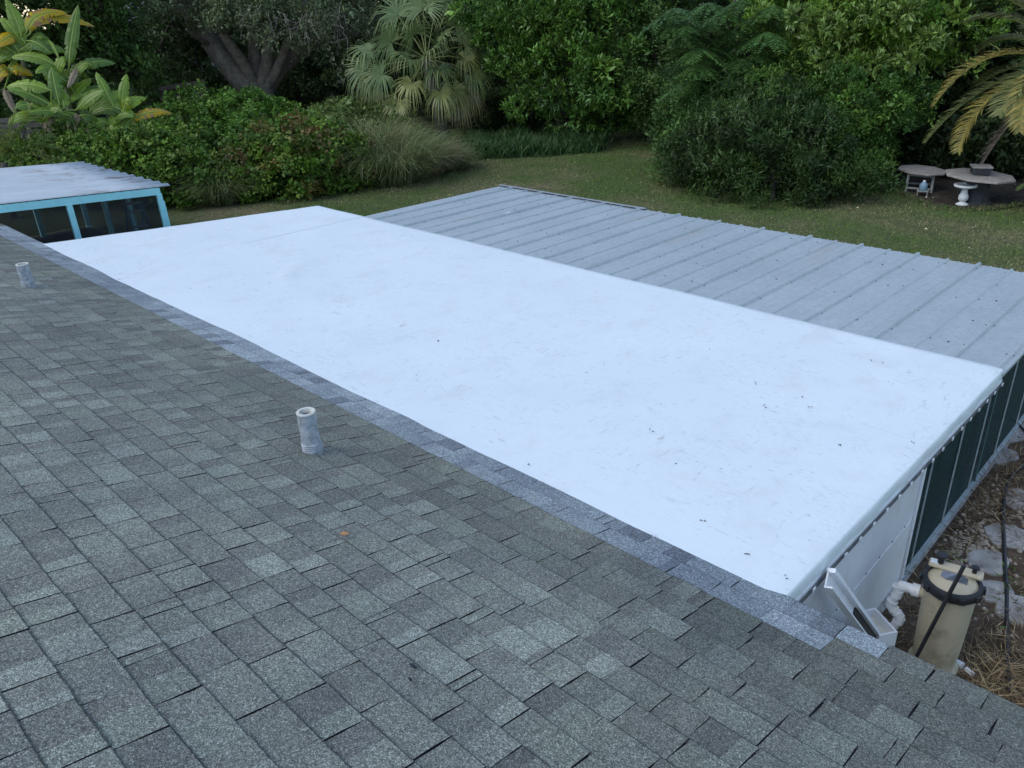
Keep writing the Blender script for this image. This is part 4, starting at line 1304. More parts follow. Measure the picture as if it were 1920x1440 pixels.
# ================================================================== PLANTS
def grass_clump(name, c, rad, n, Lr, cols, label, group=None, droop=1.25, w=0.012, lean=(0, 0, 0), kind=None, ell=(1, 1)):
    c = np.array(c, float)
    t = thing(name, c, label, 'grass', group)
    a = rng.uniform(0, 6.283, n); r = rad * np.sqrt(rng.random(n))
    base = c + np.stack([r * np.cos(a) * ell[0], r * np.sin(a) * ell[1], np.zeros(n)], 1)
    out = nrm(np.stack([np.cos(a), np.sin(a), np.zeros(n)], 1) * (0.25 + 0.5 * (r / rad)[:, None]) + rng.normal(0, 0.35, (n, 3)) * [1, 1, 0] + np.array(lean))
    L = Lr[0] * 0.35 + (Lr[1] - Lr[0] * 0.35) * rng.random(n) ** 0.8
    d0 = nrm(out * rng.uniform(0.15, 0.75, (n, 1)) + np.array([0, 0, 1.0]))
    segs = 4
    pts = [base]
    d = d0
    for s in range(segs):
        d = nrm(d + (out * 0.30 + np.array([0, 0, -0.34])) * droop * (s * 0.45 + 0.1) * rng.uniform(0.5, 1.4, (n, 1)))
        pts.append(pts[-1] + d * (L / segs)[:, None])
    sd = nrm(np.cross(d0, out + rng.normal(0, 0.4, (n, 3))))
    col = palette_pick(cols, n, 0.28)
    Vs, Cs = [], []
    for s in range(segs):
        w0 = w * (1 - s / segs); w1 = w * (1 - (s + 1) / segs) + 0.001
        Vs.append(np.stack([pts[s] - sd * w0, pts[s] + sd * w0, pts[s + 1] + sd * w1, pts[s + 1] - sd * w1], 1))
        Cs.append(col * (0.9 + 0.1 * s))
    V = np.concatenate(Vs, 0).reshape(-1, 3); V[:, 2] = np.maximum(V[:, 2], 0.01)
    npmesh('blades', V, 4, np.concatenate(Cs), FOL_D, t)
    return t

VINE = [(0.048, 0.086, 0.019), (0.041, 0.075, 0.017), (0.064, 0.103, 0.024), (0.035, 0.063, 0.015), (0.078, 0.112, 0.031)]
VINEB = [(0.050, 0.094, 0.022), (0.042, 0.082, 0.019), (0.068, 0.110, 0.03)]
VINER = VINE + VINE + [(0.085, 0.065, 0.028), (0.08, 0.085, 0.026)]
def hedge(label, lobes, n, per, pal, base, group='vine covered hedge mounds', L=0.085, cr=0.11):
    t = thing('vine_hedge', base, label, 'hedge', group)
    b = B()
    for c, r in lobes:
        for _ in range(5):
            p0 = np.array([c[0] + random.uniform(-.3, .3) * r[0], c[1] + random.uniform(-.3, .3) * r[1], 0.0])
            e = np.array(c) + np.array([random.uniform(-.6, .6) * r[0], random.uniform(-.6, .6) * r[1], random.uniform(0, .6) * r[2]])
            limb(b, p0, e, 0.03, 0.012, random.randint(0, 9999), 6, 0.2, 6)
    b.build('stems', BARK, t, kind='stuff')
    crown('vine_leaves', t, lobes, n, per, L, L * 0.85, cr, pal, FOL, inner=0.72, rough=0.2, outw=0.3, upw=0.1, rand=0.9, jit=0.2, flat=1.2, bend=0.12, puff=(int(n / 13), 0.19))
    return t
def lob(px, py, d, rx, ry, rz):
    return (P(px, py, d), (rx, ry, rz))
hedge('vine hedge mound behind the aqua porch roof', [lob(110, 322, 25.5, 1.4, 1.3, 0.95), lob(190, 318, 24.6, 1.4, 1.2, 1.0), lob(265, 318, 23.8, 1.3, 1.1, 1.05), lob(335, 335, 23.2, 1.2, 1.0, 1.0), lob(372, 352, 22.9, 0.9, 0.9, 0.85), lob(320, 275, 24.8, 1.0, 1.0, 0.6)], 9500, 5, VINE, G(330, 392))
hedge('rounded vine mound with reddish leaves beside the dry grass', [lob(500, 300, 23.3, 1.1, 1.1, 0.95), lob(570, 298, 22.7, 1.2, 1.2, 1.0), lob(632, 310, 22.6, 0.95, 1.0, 0.9), lob(470, 330, 22.6, 0.7, 0.8, 0.7), lob(545, 335, 22.2, 1.0, 0.9, 0.7)], 8000, 5, VINER, G(560, 374))
hedge('bright green vine mound in front of the oak trunk', [lob(380, 222, 28.5, 1.5, 1.4, 0.8), lob(450, 226, 27.8, 1.6, 1.4, 0.8), lob(345, 242, 27, 1.1, 1.1, 0.7), lob(520, 240, 27, 1.2, 1.2, 0.65), lob(440, 268, 25.5, 1.3, 1.2, 0.7)], 7000, 5, VINEB, G(430, 300))
hedge('small vine mound topping the grass beside the fan palm', [lob(640, 228, 28.5, 1.2, 1.2, 0.6), lob(720, 236, 28, 1.0, 1.0, 0.55), lob(590, 248, 27, 0.9, 0.9, 0.55)], 3000, 4, [(0.07, 0.1, 0.035), (0.09, 0.12, 0.045)], G(650, 300))
GRG = [(0.085, 0.105, 0.042), (0.066, 0.085, 0.032), (0.115, 0.12, 0.058), (0.055, 0.076, 0.027)]
DRY = [(0.16, 0.125, 0.07), (0.13, 0.10, 0.06), (0.2, 0.16, 0.09), (0.10, 0.085, 0.05), (0.10, 0.105, 0.05)]
gcl = 'tall grass clumps by the hedges'
for (px, py, rad, n, Lr, cols, lab) in [
    (735, 338, 1.0, 3600, (1.2, 2.4), GRG, 'tall green grass clump behind the brown dry clump'),
    (690, 318, 1.0, 3600, (1.4, 2.6), GRG + DRY[:1], 'tall grass clump between vine mound and fan palm'),
    (795, 326, 0.6, 2600, (0.8, 1.6), DRY, 'brown dry grass clump beside the fan palm'),
    (752, 334, 0.55, 2000, (0.7, 1.4), DRY + GRG[:2], 'mixed green and brown grass clump at the lawn edge'),
    (440, 360, 0.7, 3000, (0.4, 2.0), GRG + DRY[:1], 'wispy grass clump between the two vine hedges'),
    (420, 380, 0.45, 1300, (0.8, 1.5), GRG, 'small grass clump at the foot of the vine hedge'),
    (620, 280, 1.0, 2600, (1.3, 2.2), GRG + DRY[:1], 'pale seeding grass above the rounded vine mound'),
    (845, 318, 0.45, 1300, (0.5, 1.1), GRG[1:], 'low green grass clump right of the brown dry clump')]:
    grass_clump('grass_clump', G(px, py), rad, n, Lr, cols, lab, gcl, w=0.011)
# long dark grass at the wood edge
base_pts = [G(u, 300 - (u - 870) * 0.07) for u in range(875, 1125, 9)]
n = 22000
ii = rng.integers(0, len(base_pts), n)
bp = np.array(base_pts)[ii] + rng.normal(0, 0.15, (n, 3)) * [1, 1, 0] + nrm(np.array([-0.64, 0.77, 0])) * rng.uniform(0, 2.2, (n, 1)) + np.array([0.65, -0.76, 0]) * 0.1
bp[:, 2] = 0
L = rng.uniform(0.2, 0.85, n) * (0.75 + 0.35 * vnoise(bp[:, 0], bp[:, 1], 2.2, 77))
ax0 = nrm(rng.normal(0, 0.4, (n, 3)) * [1, 1, 0] + [0, 0, 1]); lean = nrm(rng.normal(size=(n, 3)) * [1, 1, 0.1])
m1 = bp + ax0 * (L * 0.55)[:, None]; e1 = m1 + nrm(ax0 + lean * 0.9) * (L * 0.45)[:, None]
sd = nrm(np.cross(ax0, lean)) * 0.011
V = np.concatenate([np.stack([bp - sd, bp + sd, m1 + sd, m1 - sd], 1), np.stack([m1 - sd, m1 + sd, e1 + sd * 0.1, e1 - sd * 0.1], 1)]).reshape(-1, 3)
cc = palette_pick([(0.032, 0.062, 0.024), (0.045, 0.075, 0.03), (0.028, 0.05, 0.02)], n, 0.25)
tag(npmesh('long_grass', V, 4, np.concatenate([cc, cc]), FOL, None, 'stuff'), 'long dark green grass along the wood edge beside the fan palm', 'grass')

# ---- bananas
bz = lambda x, y: (x / 3.0, y / 3.0)
BG = [(0.066, 0.102, 0.022), (0.054, 0.088, 0.019), (0.082, 0.118, 0.027), (0.044, 0.074, 0.018)]
def banana_leaf(parent, p0, pc_, p1, width, kind):
    width = width * 0.58
    n = 15
    t = np.linspace(0, 1, n)[:, None]
    mid = (1 - t) ** 2 * p0 + 2 * t * (1 - t) * pc_ + t * t * p1
    tg = nrm(np.gradient(mid, axis=0))
    view = nrm(CAM_P - mid)
    up = nrm(view * 0.75 + np.array([0, 0, 0.6]))
    sd = nrm(np.cross(tg, up)); up = np.cross(sd, tg)
    prof = np.sin(np.clip((t[:, 0] - 0.06) / 0.94, 0, 1) ** 0.75 * math.pi) ** 0.55
    V, F, Cc = [], [], []
    base = np.array(random.choice(BG)) * random.uniform(0.8, 1.25)
    if kind == 'y': tipc = np.array([0.27, 0.185, 0.035])
    elif kind == 'b': base = np.array([0.16, 0.12, 0.08]); tipc = np.array([0.2, 0.16, 0.12])
    elif kind == 'l': base = base * np.array([1.3, 1.25, 1.1]); tipc = base * 1.15
    else: tipc = base * 1.1
    for s in (-1, 1):
        for i in range(n - 1):
            # lamina torn into strips
            torn = random.random() < (0.35 if kind in 'yb' else 0.12)
            w0, w1 = prof[i] * width, prof[i + 1] * width
            if torn: w1 *= random.uniform(0.55, 0.85)
            droop = random.uniform(0.2, 0.38)
            for (k0, k1) in ((0.0, 0.5), (0.5, 1.0)):
                b0 = len(V)
                for (q, ww, k) in ((i, w0, k0), (i, w0, k1), (i + 1, w1, k1), (i + 1, w1, k0)):
                    lift = 0.28 * k - droop * k * k * 1.6
                    V.append(mid[q] + sd[q] * s * ww * k + up[q] * ww * lift)
                F.append((b0, b0 + 1, b0 + 2, b0 + 3))
                if kind == 'y':
                    f = min(1, max(0, k1 * 0.55 + t[i, 0] * 0.6 + random.uniform(-.3, .3)))
                    c = base * 1.3 * (1 - f) + tipc * f
                    if k1 > 0.9 and random.random() < 0.3: c = np.array([0.2, 0.12, 0.06])
                else:
                    c = base * (1 - t[i, 0]) + tipc * t[i, 0]
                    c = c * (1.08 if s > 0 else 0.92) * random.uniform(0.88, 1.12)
                Cc.append(c)
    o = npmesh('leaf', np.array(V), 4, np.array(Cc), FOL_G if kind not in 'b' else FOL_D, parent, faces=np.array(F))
    b = B(); b.tube(mid + up * 0.004, np.linspace(0.022, 0.006, n), 5, col=(0.2, 0.25, 0.09) if kind != 'b' else (0.15, 0.12, 0.08)); b.build('midrib', FOL, o)
def banana(label, root_px, stem_px, d, leafs):
    rt = P(root_px[0], root_px[1], d); rt[2] = 0
    t = thing('banana_plant', rt, label, 'banana plant', 'banana plants behind the hedge')
    top = P(stem_px[0], stem_px[1], d)
    b = B(); limb(b, rt, top, 0.13, 0.06, 3, 8, 0.03, 10); b.build('pseudostem', plain('banana_stem', (0.13, 0.14, 0.06), 0.7, 0.4, 6, dirt=(0.12, 0.085, 0.05)) if 'banana_stem' not in MATS else MATS['banana_stem'], t, smooth=True)
    extra = []
    for q in range(9):
        sx, sy = stem_px[0] * 3 + random.uniform(-70, 70), stem_px[1] * 3 + random.uniform(-10, 90)
        aa = random.uniform(-2.9, -0.2)
        LL = random.uniform(110, 210)
        extra.append(((sx, sy), (sx + math.cos(aa) * LL * 0.6, sy + math.sin(aa) * LL * 0.55 - 15), (sx + math.cos(aa) * LL * 1.15, sy + math.sin(aa) * LL * 0.7 + random.uniform(0, 60)), random.uniform(0.22, 0.32), random.choice('ggglll')))
    for (a, c, e, w, k) in leafs + extra:
        dd = random.uniform(-0.5, 0.5)
        A_, E_ = P(*bz(*a), d - 0.05), P(*bz(*e), d + dd)
        if c is None: c = ((a[0] + e[0]) / 2 + random.uniform(-15, 15), (a[1] + e[1]) / 2 - 25)
        # quadratic control so the arch passes the given point
        Mid = P(*bz(*c), d + dd * 0.4 - 0.1)
        Ct = 2 * Mid - 0.5 * (A_ + E_)
        tp = top
        banana_leaf(t, A_, Ct, E_, w, k)
        b = B(); b.tube([tp - np.array([0, 0, 0.15]), (tp * 0.4 + A_ * 0.6) + np.array([0, 0, 0.05]), A_], [0.035, 0.028, 0.022], 6, col=(0.12, 0.17, 0.05)); b.build('petiole', FOL, t)
banana('tallest banana plant with a big yellowing arched leaf', (45, 260), (40, 85), 27.5, [
    ((170, 190), (260, 90), (535, 150), 0.36, 'y'), ((150, 180), (215, 85), (380, 72), 0.34, 'y'), ((120, 200), (90, 110), (30, -10), 0.32, 'g'), ((100, 210), (60, 150), (0, 100), 0.3, 'g'),
    ((100, 240), (50, 205), (-20, 270), 0.34, 'y'), ((150, 230), (215, 245), (285, 300), 0.34, 'g'), ((70, 280), (30, 300), (-10, 350), 0.34, 'g'), ((60, 420), (90, 385), (190, 425), 0.36, 'y'), ((40, 420), (10, 390), (-30, 480), 0.36, 'y'), ((25, 500), (50, 560), (95, 650), 0.18, 'b')])
banana('banana plant with one broad upright leaf standing straight up', (120, 262), (124, 150), 26.8, [
    ((388, 380), (405, 210), (440, 28), 0.30, 'g'), ((430, 395), (530, 348), (650, 357), 0.30, 'g'), ((325, 375), (190, 318), (60, 325), 0.30, 'g'), ((320, 480), (290, 410), (265, 330), 0.38, 'l'),
    ((375, 580), (440, 500), (512, 440), 0.3, 'l'), ((500, 640), (590, 555), (730, 515), 0.32, 'l'), ((430, 380), (410, 430), (380, 495), 0.16, 'b'), ((440, 560), (510, 510), (600, 500), 0.34, 'g'), ((330, 330), (300, 260), (270, 225), 0.10, 'g')])
banana('low banana plant with many broad bright leaves', (95, 268), (98, 215), 25.8, [
    ((290, 510), (160, 478), (35, 490), 0.34, 'g'), ((295, 600), (170, 530), (40, 500), 0.30, 'g'), ((400, 655), (280, 625), (160, 635), 0.26, 'l'), ((335, 590), (310, 480), (290, 380), 0.30, 'g'),
    ((360, 610), (345, 540), (290, 460), 0.3, 'l'), ((430, 620), (500, 550), (585, 510), 0.34, 'g'), ((450, 650), (500, 650), (565, 675), 0.34, 'l'), ((270, 650), (265, 700), (255, 765), 0.2, 'b'), ((430, 640), (432, 665), (430, 700), 0.15, 'b'), ((200, 600), (140, 590), (90, 610), 0.3, 'g')])
banana('young banana plant nearest the bright vine mound', (228, 268), (228, 225), 26.0, [
    ((688, 610), (695, 510), (712, 415), 0.26, 'l'), ((650, 620), (590, 500), (540, 405), 0.24, 'l'), ((705, 620), (760, 562), (822, 548), 0.28, 'l'), ((690, 660), (600, 610), (510, 650), 0.3, 'g'),
    ((720, 690), (840, 632), (972, 640), 0.28, 'y'), ((620, 715), (635, 670), (665, 640), 0.22, 'l'), ((670, 640), (650, 590), (610, 560), 0.3, 'g')])

# ---- pinnate palms
def pinnate(parent, p0, pc_, p1, nl, Ll, cols, rr=0.018, name='frond', droop=0.35, wl=0.02):
    t = np.linspace(0, 1, 24)[:, None]
    mid = (1 - t) ** 2 * p0 + 2 * t * (1 - t) * pc_ + t * t * p1
    tu = np.linspace(0.12, 0.995, nl)
    idx = tu * 23
    i0 = np.minimum(idx.astype(int), 22); f = (idx - i0)[:, None]
    pt = mid[i0] * (1 - f) + mid[i0 + 1] * f
    tg = nrm(np.gradient(mid, axis=0))[i0]
    up = nrm(np.array([0, 0, 1.0]) - tg * tg[:, 2:3])
    sd = nrm(np.cross(tg, up))
    Vs, Cs = [], []
    for s in (-1, 1):
        LL = Ll * (np.sin(np.clip(tu * 0.93 + 0.06, 0, 1) * math.pi) ** 0.45) * rng.uniform(0.85, 1.12, nl)
        d0 = nrm(sd * s * 0.85 + tg * 0.65 + up * 0.35 + rng.normal(0, 0.10, (nl, 3)))
        d1 = nrm(d0 + np.array([0, 0, -droop * 2.0]) + rng.normal(0, 0.08, (nl, 3)))
        m = pt + d0 * (LL * 0.5)[:, None]; e = m + d1 * (LL * 0.5)[:, None]
        w = nrm(np.cross(d0, up)) * wl
        Vs.append(np.stack([pt - w * 0.6, pt + w * 0.6, m + w, m - w], 1)); Vs.append(np.stack([m - w, m + w, e + w * 0.1, e - w * 0.1], 1))
        c = palette_pick(cols, nl, 0.18)
        Cs += [c, c * 1.05]
    o = npmesh(name, np.concatenate(Vs).reshape(-1, 3), 4, np.concatenate(Cs), FOL, parent)
    b = B(); b.tube(mid, np.linspace(rr, rr * 0.25, 24), 6, col=tuple(np.array(cols[0]) * 1.4)); b.build('rachis', FOL, o)
d3 = lambda x, y: (1180 + x / 2.595, y / 2.595)
dp_base = P(1985, 380, 20.5); dp_base[2] = 0
DP_C = P(1985, 130, 20.5)
dp = thing('date_palm', dp_base, 'date palm with yellowing arched feather fronds over the garden tables', 'palm tree')
b = B(); limb(b, dp_base, DP_C, 0.3, 0.24, 4, 14, 0.02, 14); b.build('trunk', PALMT, dp, smooth=True)
YEL = [(0.135, 0.118, 0.045), (0.11, 0.108, 0.04), (0.16, 0.135, 0.05)]
OLV = [(0.085, 0.095, 0.042), (0.07, 0.085, 0.038), (0.105, 0.11, 0.05)]
GRY = [(0.2, 0.16, 0.135), (0.16, 0.13, 0.11), (0.24, 0.2, 0.17)]
for (a, c, e, cols, dd) in [((1960, 60), (1800, 62), (1640, 110), OLV, 0.3), ((2000, 250), (1720, 285), (1482, 515), YEL, -0.5), ((2010, 330), (1700, 450), (1440, 695), OLV, -0.2), ((2020, 360), (1745, 490), (1600, 738), YEL, -0.7), ((2030, 420), (1860, 590), (1720, 795), GRY, 0.1),
                            ((2000, 170), (1840, 175), (1700, 250), OLV, 0.6), ((1990, 60), (1870, -10), (1740, 0), OLV, 0.2), ((2020, 300), (1850, 330), (1690, 420), OLV, 0.9), ((2030, 380), (1900, 420), (1800, 560), OLV, -1.0), ((2040, 30), (1950, -120), (1840, -200), OLV, 0.5),
                            ((2050, 300), (1950, 430), (1900, 640), YEL, -1.3), ((2060, 200), (2250, 150), (2450, 300), OLV, 0.2), ((2060, 100), (2200, -60), (2350, -80), OLV, 0.0), ((2060, 300), (2200, 400), (2350, 650), YEL, -0.4), ((2050, 0), (2080, -200), (2120, -350), OLV, -0.3), ((2050, 250), (2000, 150), (1960, 180), OLV, 1.3)]:
    A_, M_, E_ = P(*d3(*a), 20.5 + dd * 0.2), P(*d3(*c), 20.5 + dd * 0.7), P(*d3(*e), 20.5 + dd)
    pinnate(dp, DP_C * 0.35 + A_ * 0.65, 2 * M_ - 0.5 * (A_ + E_), E_, 84, 0.48, cols, 0.022, wl=0.015, droop=0.22)
# low cycad style plant at the right edge
cy = G(1990, 405)
ct = thing('cycad', cy, 'low spiky green plant right of the larger garden table', 'plant')
for i in range(22):
    a = i * 2.4; el = random.uniform(0.25, 1.1)
    d = np.array([math.cos(a) * math.cos(el), math.sin(a) * math.cos(el), math.sin(el)])
    L = random.uniform(0.8, 1.25)
    s0 = cy + np.array([0, 0, 0.35])
    pinnate(ct, s0, s0 + d * L * 0.6 + np.array([0, 0, 0.35]), s0 + d * L * np.array([1, 1, 0.6]), 34, 0.24, [(0.045, 0.065, 0.026), (0.055, 0.075, 0.03)], 0.012, droop=0.15)
b = B(); b.lathe(cy, [(0.16, 0), (0.18, 0.15), (0.14, 0.34), (0.05, 0.4), (0, 0.4)], 12); b.build('trunk', PALMT, ct, smooth=True)
# young palm at the left edge
yp = P(5, 345, 24.0); yp[2] = 0
yt = thing('young_palm', yp, 'young feathery palm rising behind the aqua porch', 'palm tree')
for (a, c, e) in [((10, 300), (60, 262), (110, 262)), ((5, 300), (30, 250), (75, 218)), ((5, 300), (20, 245), (30, 205)), ((5, 300), (-10, 250), (-40, 225)), ((10, 305), (20, 285), (38, 312)), ((10, 305), (60, 290), (92, 312)), ((0, 300), (-20, 270), (-60, 270)), ((8, 300), (45, 235), (58, 195)), ((10, 305), (70, 275), (125, 290))]:
    dd = random.uniform(-0.5, 0.3)
    A_, M_, E_ = P(*a, 24), P(*c, 24 + dd), P(*e, 24 + dd)
    pinnate(yt, A_, 2 * M_ - 0.5 * (A_ + E_), E_, 40, 0.34, [(0.065, 0.10, 0.03), (0.09, 0.12, 0.04), (0.11, 0.12, 0.045)], 0.012, droop=0.25, wl=0.014)
b = B(); limb(b, yp, P(8, 305, 24.0), 0.09, 0.07, 8, 6, 0.02, 9); b.build('trunk', PALMT, yt, smooth=True)

# ---- fan palm
fz = lambda x, y: (560 + x / 3.0, y / 3.0)
FD = 28.6
fp_base = P(838, 290, FD); fp_base[2] = 0
FP_C = P(*fz(720, 330), FD)
fp = thing('fan_palm', fp_base, 'fan palm with drooping grey green fronds at the wood edge', 'palm tree')
b = B(); limb(b, fp_base, FP_C, 0.22, 0.2, 12, 12, 0.02, 14)
b.build('trunk', PALMT, fp, smooth=True)
FG = [(0.068, 0.083, 0.042), (0.058, 0.075, 0.036), (0.082, 0.094, 0.05)]
FY = [(0.098, 0.098, 0.045), (0.115, 0.108, 0.052), (0.08, 0.088, 0.04)]
FB = [(0.125, 0.10, 0.065), (0.10, 0.082, 0.055), (0.145, 0.118, 0.08)]
def fan(hub, outd, rad, cols, droop, nseg=40):
    outd = nrm(outd)
    face = nrm((CAM_P - hub) * np.array([1, 1, 0.3])) * 0.65 + np.array([0, 0, 0.75]) + rng.normal(0, 0.3, 3)
    nr_ = nrm(face - outd * (face @ outd)); sd = np.cross(outd, nr_)
    an = np.linspace(-2.25, 2.25, nseg) + rng.normal(0, 0.03, nseg)
    d0 = outd * np.cos(an)[:, None] + sd * np.sin(an)[:, None] + nr_ * (0.25 - 0.12 * np.cos(an))[:, None]
    d0 = nrm(d0)
    L = rad * (0.82 + 0.25 * np.cos(an * 0.6)) * rng.uniform(0.85, 1.12, nseg)
    m1 = hub + d0 * (L * 0.38)[:, None]
    d1 = nrm(d0 + np.array([0, 0, -droop]) * rng.uniform(0.6, 1.3, (nseg, 1)))
    m2 = m1 + d1 * (L * 0.33)[:, None]
    d2 = nrm(d1 + np.array([0, 0, -droop * 2.2]) * rng.uniform(0.6, 1.4, (nseg, 1)))
    m3 = m2 + d2 * (L * 0.42)[:, None]
    w = nrm(np.cross(d0, nr_))
    ws = [0.012, 0.020, 0.012, 0.002]
    pts = [np.tile(hub, (nseg, 1)) + d0 * 0.03, m1, m2, m3]
    c = palette_pick(cols, nseg, 0.16)
    Vs = [np.stack([pts[i] - w * ws[i], pts[i] + w * ws[i], pts[i + 1] + w * ws[i + 1], pts[i + 1] - w * ws[i + 1]], 1) for i in range(3)]
    o = npmesh('frond', np.concatenate(Vs).reshape(-1, 3), 4, np.concatenate([c, c, c * np.array([1.1, 1.05, 0.95])]), FOL_G, fp)
    b = B(); b.tube([FP_C, FP_C * 0.4 + hub * 0.6 + np.array([0, 0, 0.08]), hub], [0.025, 0.02, 0.014], 6, col=(0.12, 0.13, 0.06)); b.build('petiole', FOL, o)
hubs = [(650, 185, 1.0, FG, 0.35, -0.7), (520, 235, 0.95, FG, 0.5, -0.3), (800, 235, 1.0, FG, 0.5, -0.5), (620, 330, 0.95, FG, 0.6, -0.9), (470, 420, 0.9, FG, 0.7, -0.5), (375, 400, 0.95, FG, 0.7, 0.0), (790, 385, 1.0, FG, 0.7, -0.9), (640, 470, 0.9, FY, 0.8, -1.0),
        (560, 575, 0.85, FY, 0.7, -0.6), (870, 500, 0.95, FY, 1.0, -0.7), (985, 415, 0.95, FG, 0.8, -0.1), (960, 520, 0.9, FB, 1.2, -0.3), (900, 560, 0.95, FB, 1.3, -0.6), (395, 285, 0.9, FG, 0.4, 0.2), (700, 50, 1.0, FG, 0.3, 0.2), (880, 140, 1.0, FG, 0.4, 0.1),
        (560, 90, 1.0, FG, 0.3, 0.4), (780, 20, 1.0, FG, 0.3, 0.5), (640, -40, 1.0, FG, 0.3, 0.6), (940, 260, 0.95, FG, 0.5, 0.4), (740, 300, 0.95, FG, 0.5, -1.2), (800, 520, 0.9, FY, 1.0, -1.0), (420, 470, 0.8, FY, 0.8, -0.1), (930, 330, 0.95, FY, 0.7, 0.0)]
for (hx, hy, rad, cols, dr, dd) in hubs:
    hub = P(*fz(hx, hy), FD + dd)
    fan(hub, (hub - FP_C) + np.array([0, 0, 0.1]), rad * 1.0, np.array(cols) * np.array([1.2, 1.3, 1.15]), dr * 0.75 + 0.32, 46)

# ---- trees
def tree(name, label, base, top, r0, lobes, cr_args, bark=BARK, limbs=True, group=None, cat='tree', seed=0):
    t = thing(name, base, label, cat, group)
    b = B()
    tr = limb(b, base, top, r0, r0 * 0.45, seed, 10, 0.06, 11)
    if limbs:
        for i, (c, r) in enumerate(lobes):
            st = tr[min(9, 3 + (i * 2) % 6)]
            pts = limb(b, st, c, r0 * 0.42, r0 * 0.12, seed + i, 8, 0.14, 7)
            for q in range(3):
                e = np.array(c) + rsphere(1)[0] * np.array(r) * 0.75
                limb(b, pts[5], e, r0 * 0.14, r0 * 0.04, seed + 31 * i + q, 6, 0.15, 5)
    b.build('trunk', bark, t, smooth=True)
    crown('crown', t, lobes, **cr_args)
    return t

# oak with heavy spreading limbs
oz = bz
OD = 33.0
oak_b = P(505, 215, OD); oak_b[2] = 0.0
oak = thing('oak_tree', oak_b, 'spreading oak with thick bare limbs behind the bright vine mound', 'tree')
b = B()
fork = P(*oz(1460, 500), OD)
b.tube([oak_b - np.array([0, 0, 0.1]), oak_b * 0.5 + fork * 0.5, fork], [0.7, 0.52, 0.5], 14)
mains = [[(1430, 520), (1330, 430), (1200, 260), (1120, 130), (1040, 40), (960, -60)], [(1440, 500), (1390, 390), (1330, 300), (1260, 200), (1200, 60), (1150, -80)], [(1450, 500), (1440, 360), (1430, 220), (1440, 100), (1460, -60)],
         [(1470, 500), (1500, 380), (1510, 260), (1520, 120), (1540, -60)], [(1480, 510), (1560, 400), (1660, 310), (1760, 250), (1880, 200), (2020, 190)], [(1475, 520), (1540, 430), (1600, 300), (1640, 180), (1700, 60), (1760, -60)]]
rads = [(0.42, 0.26), (0.24, 0.14), (0.30, 0.2), (0.26, 0.16), (0.36, 0.16), (0.2, 0.12)]
oends = []
for mi, (m, (ra, rb)) in enumerate(zip(mains, rads)):
    pts = np.array([P(*oz(x, y), OD + (i * [0.4, -0.3, 0.6, -0.5, 0.3, -0.7][mi]) * 0.5) for i, (x, y) in enumerate(m)])
    b.tube(pts, np.linspace(ra, rb, len(pts)), 11)
    oends.append(pts)
    for q in range(5):
        st = pts[random.randint(2, len(pts) - 1)]
        limb(b, st, st + np.array([random.uniform(-1.5, 1.5), random.uniform(-1.5, 1.5), random.uniform(0.3, 2.0)]), rb * 0.5, 0.04, 40 + mi * 7 + q, 7, 0.2, 7)
b.build('trunk', OAKBARK, oak, smooth=True)
OAKC = [(0.085, 0.105, 0.058), (0.07, 0.088, 0.048), (0.105, 0.124, 0.072), (0.058, 0.076, 0.04)]
olobes = [lob(445, 18, OD - 1.5, 1.1, 1.2, 0.7), lob(540, 12, OD - 2.2, 1.3, 1.2, 0.8), lob(605, 40, OD - 2, 1.0, 1.1, 0.95), lob(480, -10, OD - 1, 1.6, 1.5, 0.9), lob(650, 30, OD - 0.5, 1.4, 1.4, 1.2), lob(420, 60, OD - 1.8, 0.5, 0.5, 0.45), lob(560, 60, OD - 2.6, 0.8, 0.8, 0.6), lob(500, 45, OD - 2.8, 0.7, 0.7, 0.5), lob(560, -40, OD - 1, 2.4, 2.2, 1.6), lob(400, -40, OD, 2.4, 2.2, 1.5), lob(300, -60, OD + 1, 2.2, 2.2, 1.5), lob(690, -30, OD + 1, 2.0, 2.0, 1.6)]
crown('crown', oak, olobes, 6500, 9, 0.11, 0.045, 0.22, OAKC, FOL, inner=0.5, rough=0.3, outw=0.5, upw=-0.1, rand=0.9, jit=0.2, puff=(300, 0.42))
# bare hanging twigs
b = B()
for i in range(26):
    px = random.uniform(470, 640); py = random.uniform(-5, 30)
    p0 = P(px, py, OD - 3.2 + random.uniform(-0.6, 0.8))
    p1 = P(px + random.uniform(-30, 30), py + random.uniform(25, 65), OD - 3.2 + random.uniform(-0.8, 0.8))
    pts = limb(b, p0, p1, 0.011, 0.004, i, 7, 0.22, 4)
    for q in range(2):
        limb(b, pts[random.randint(2, 5)], p1 + rsphere(1)[0] * 0.5, 0.007, 0.004, i * 3 + q, 5, 0.2, 3)
b.build('hanging_twigs', plain('pale_twig', (0.2, 0.18, 0.155), 0.9, 0.2, 9), oak, kind='stuff')

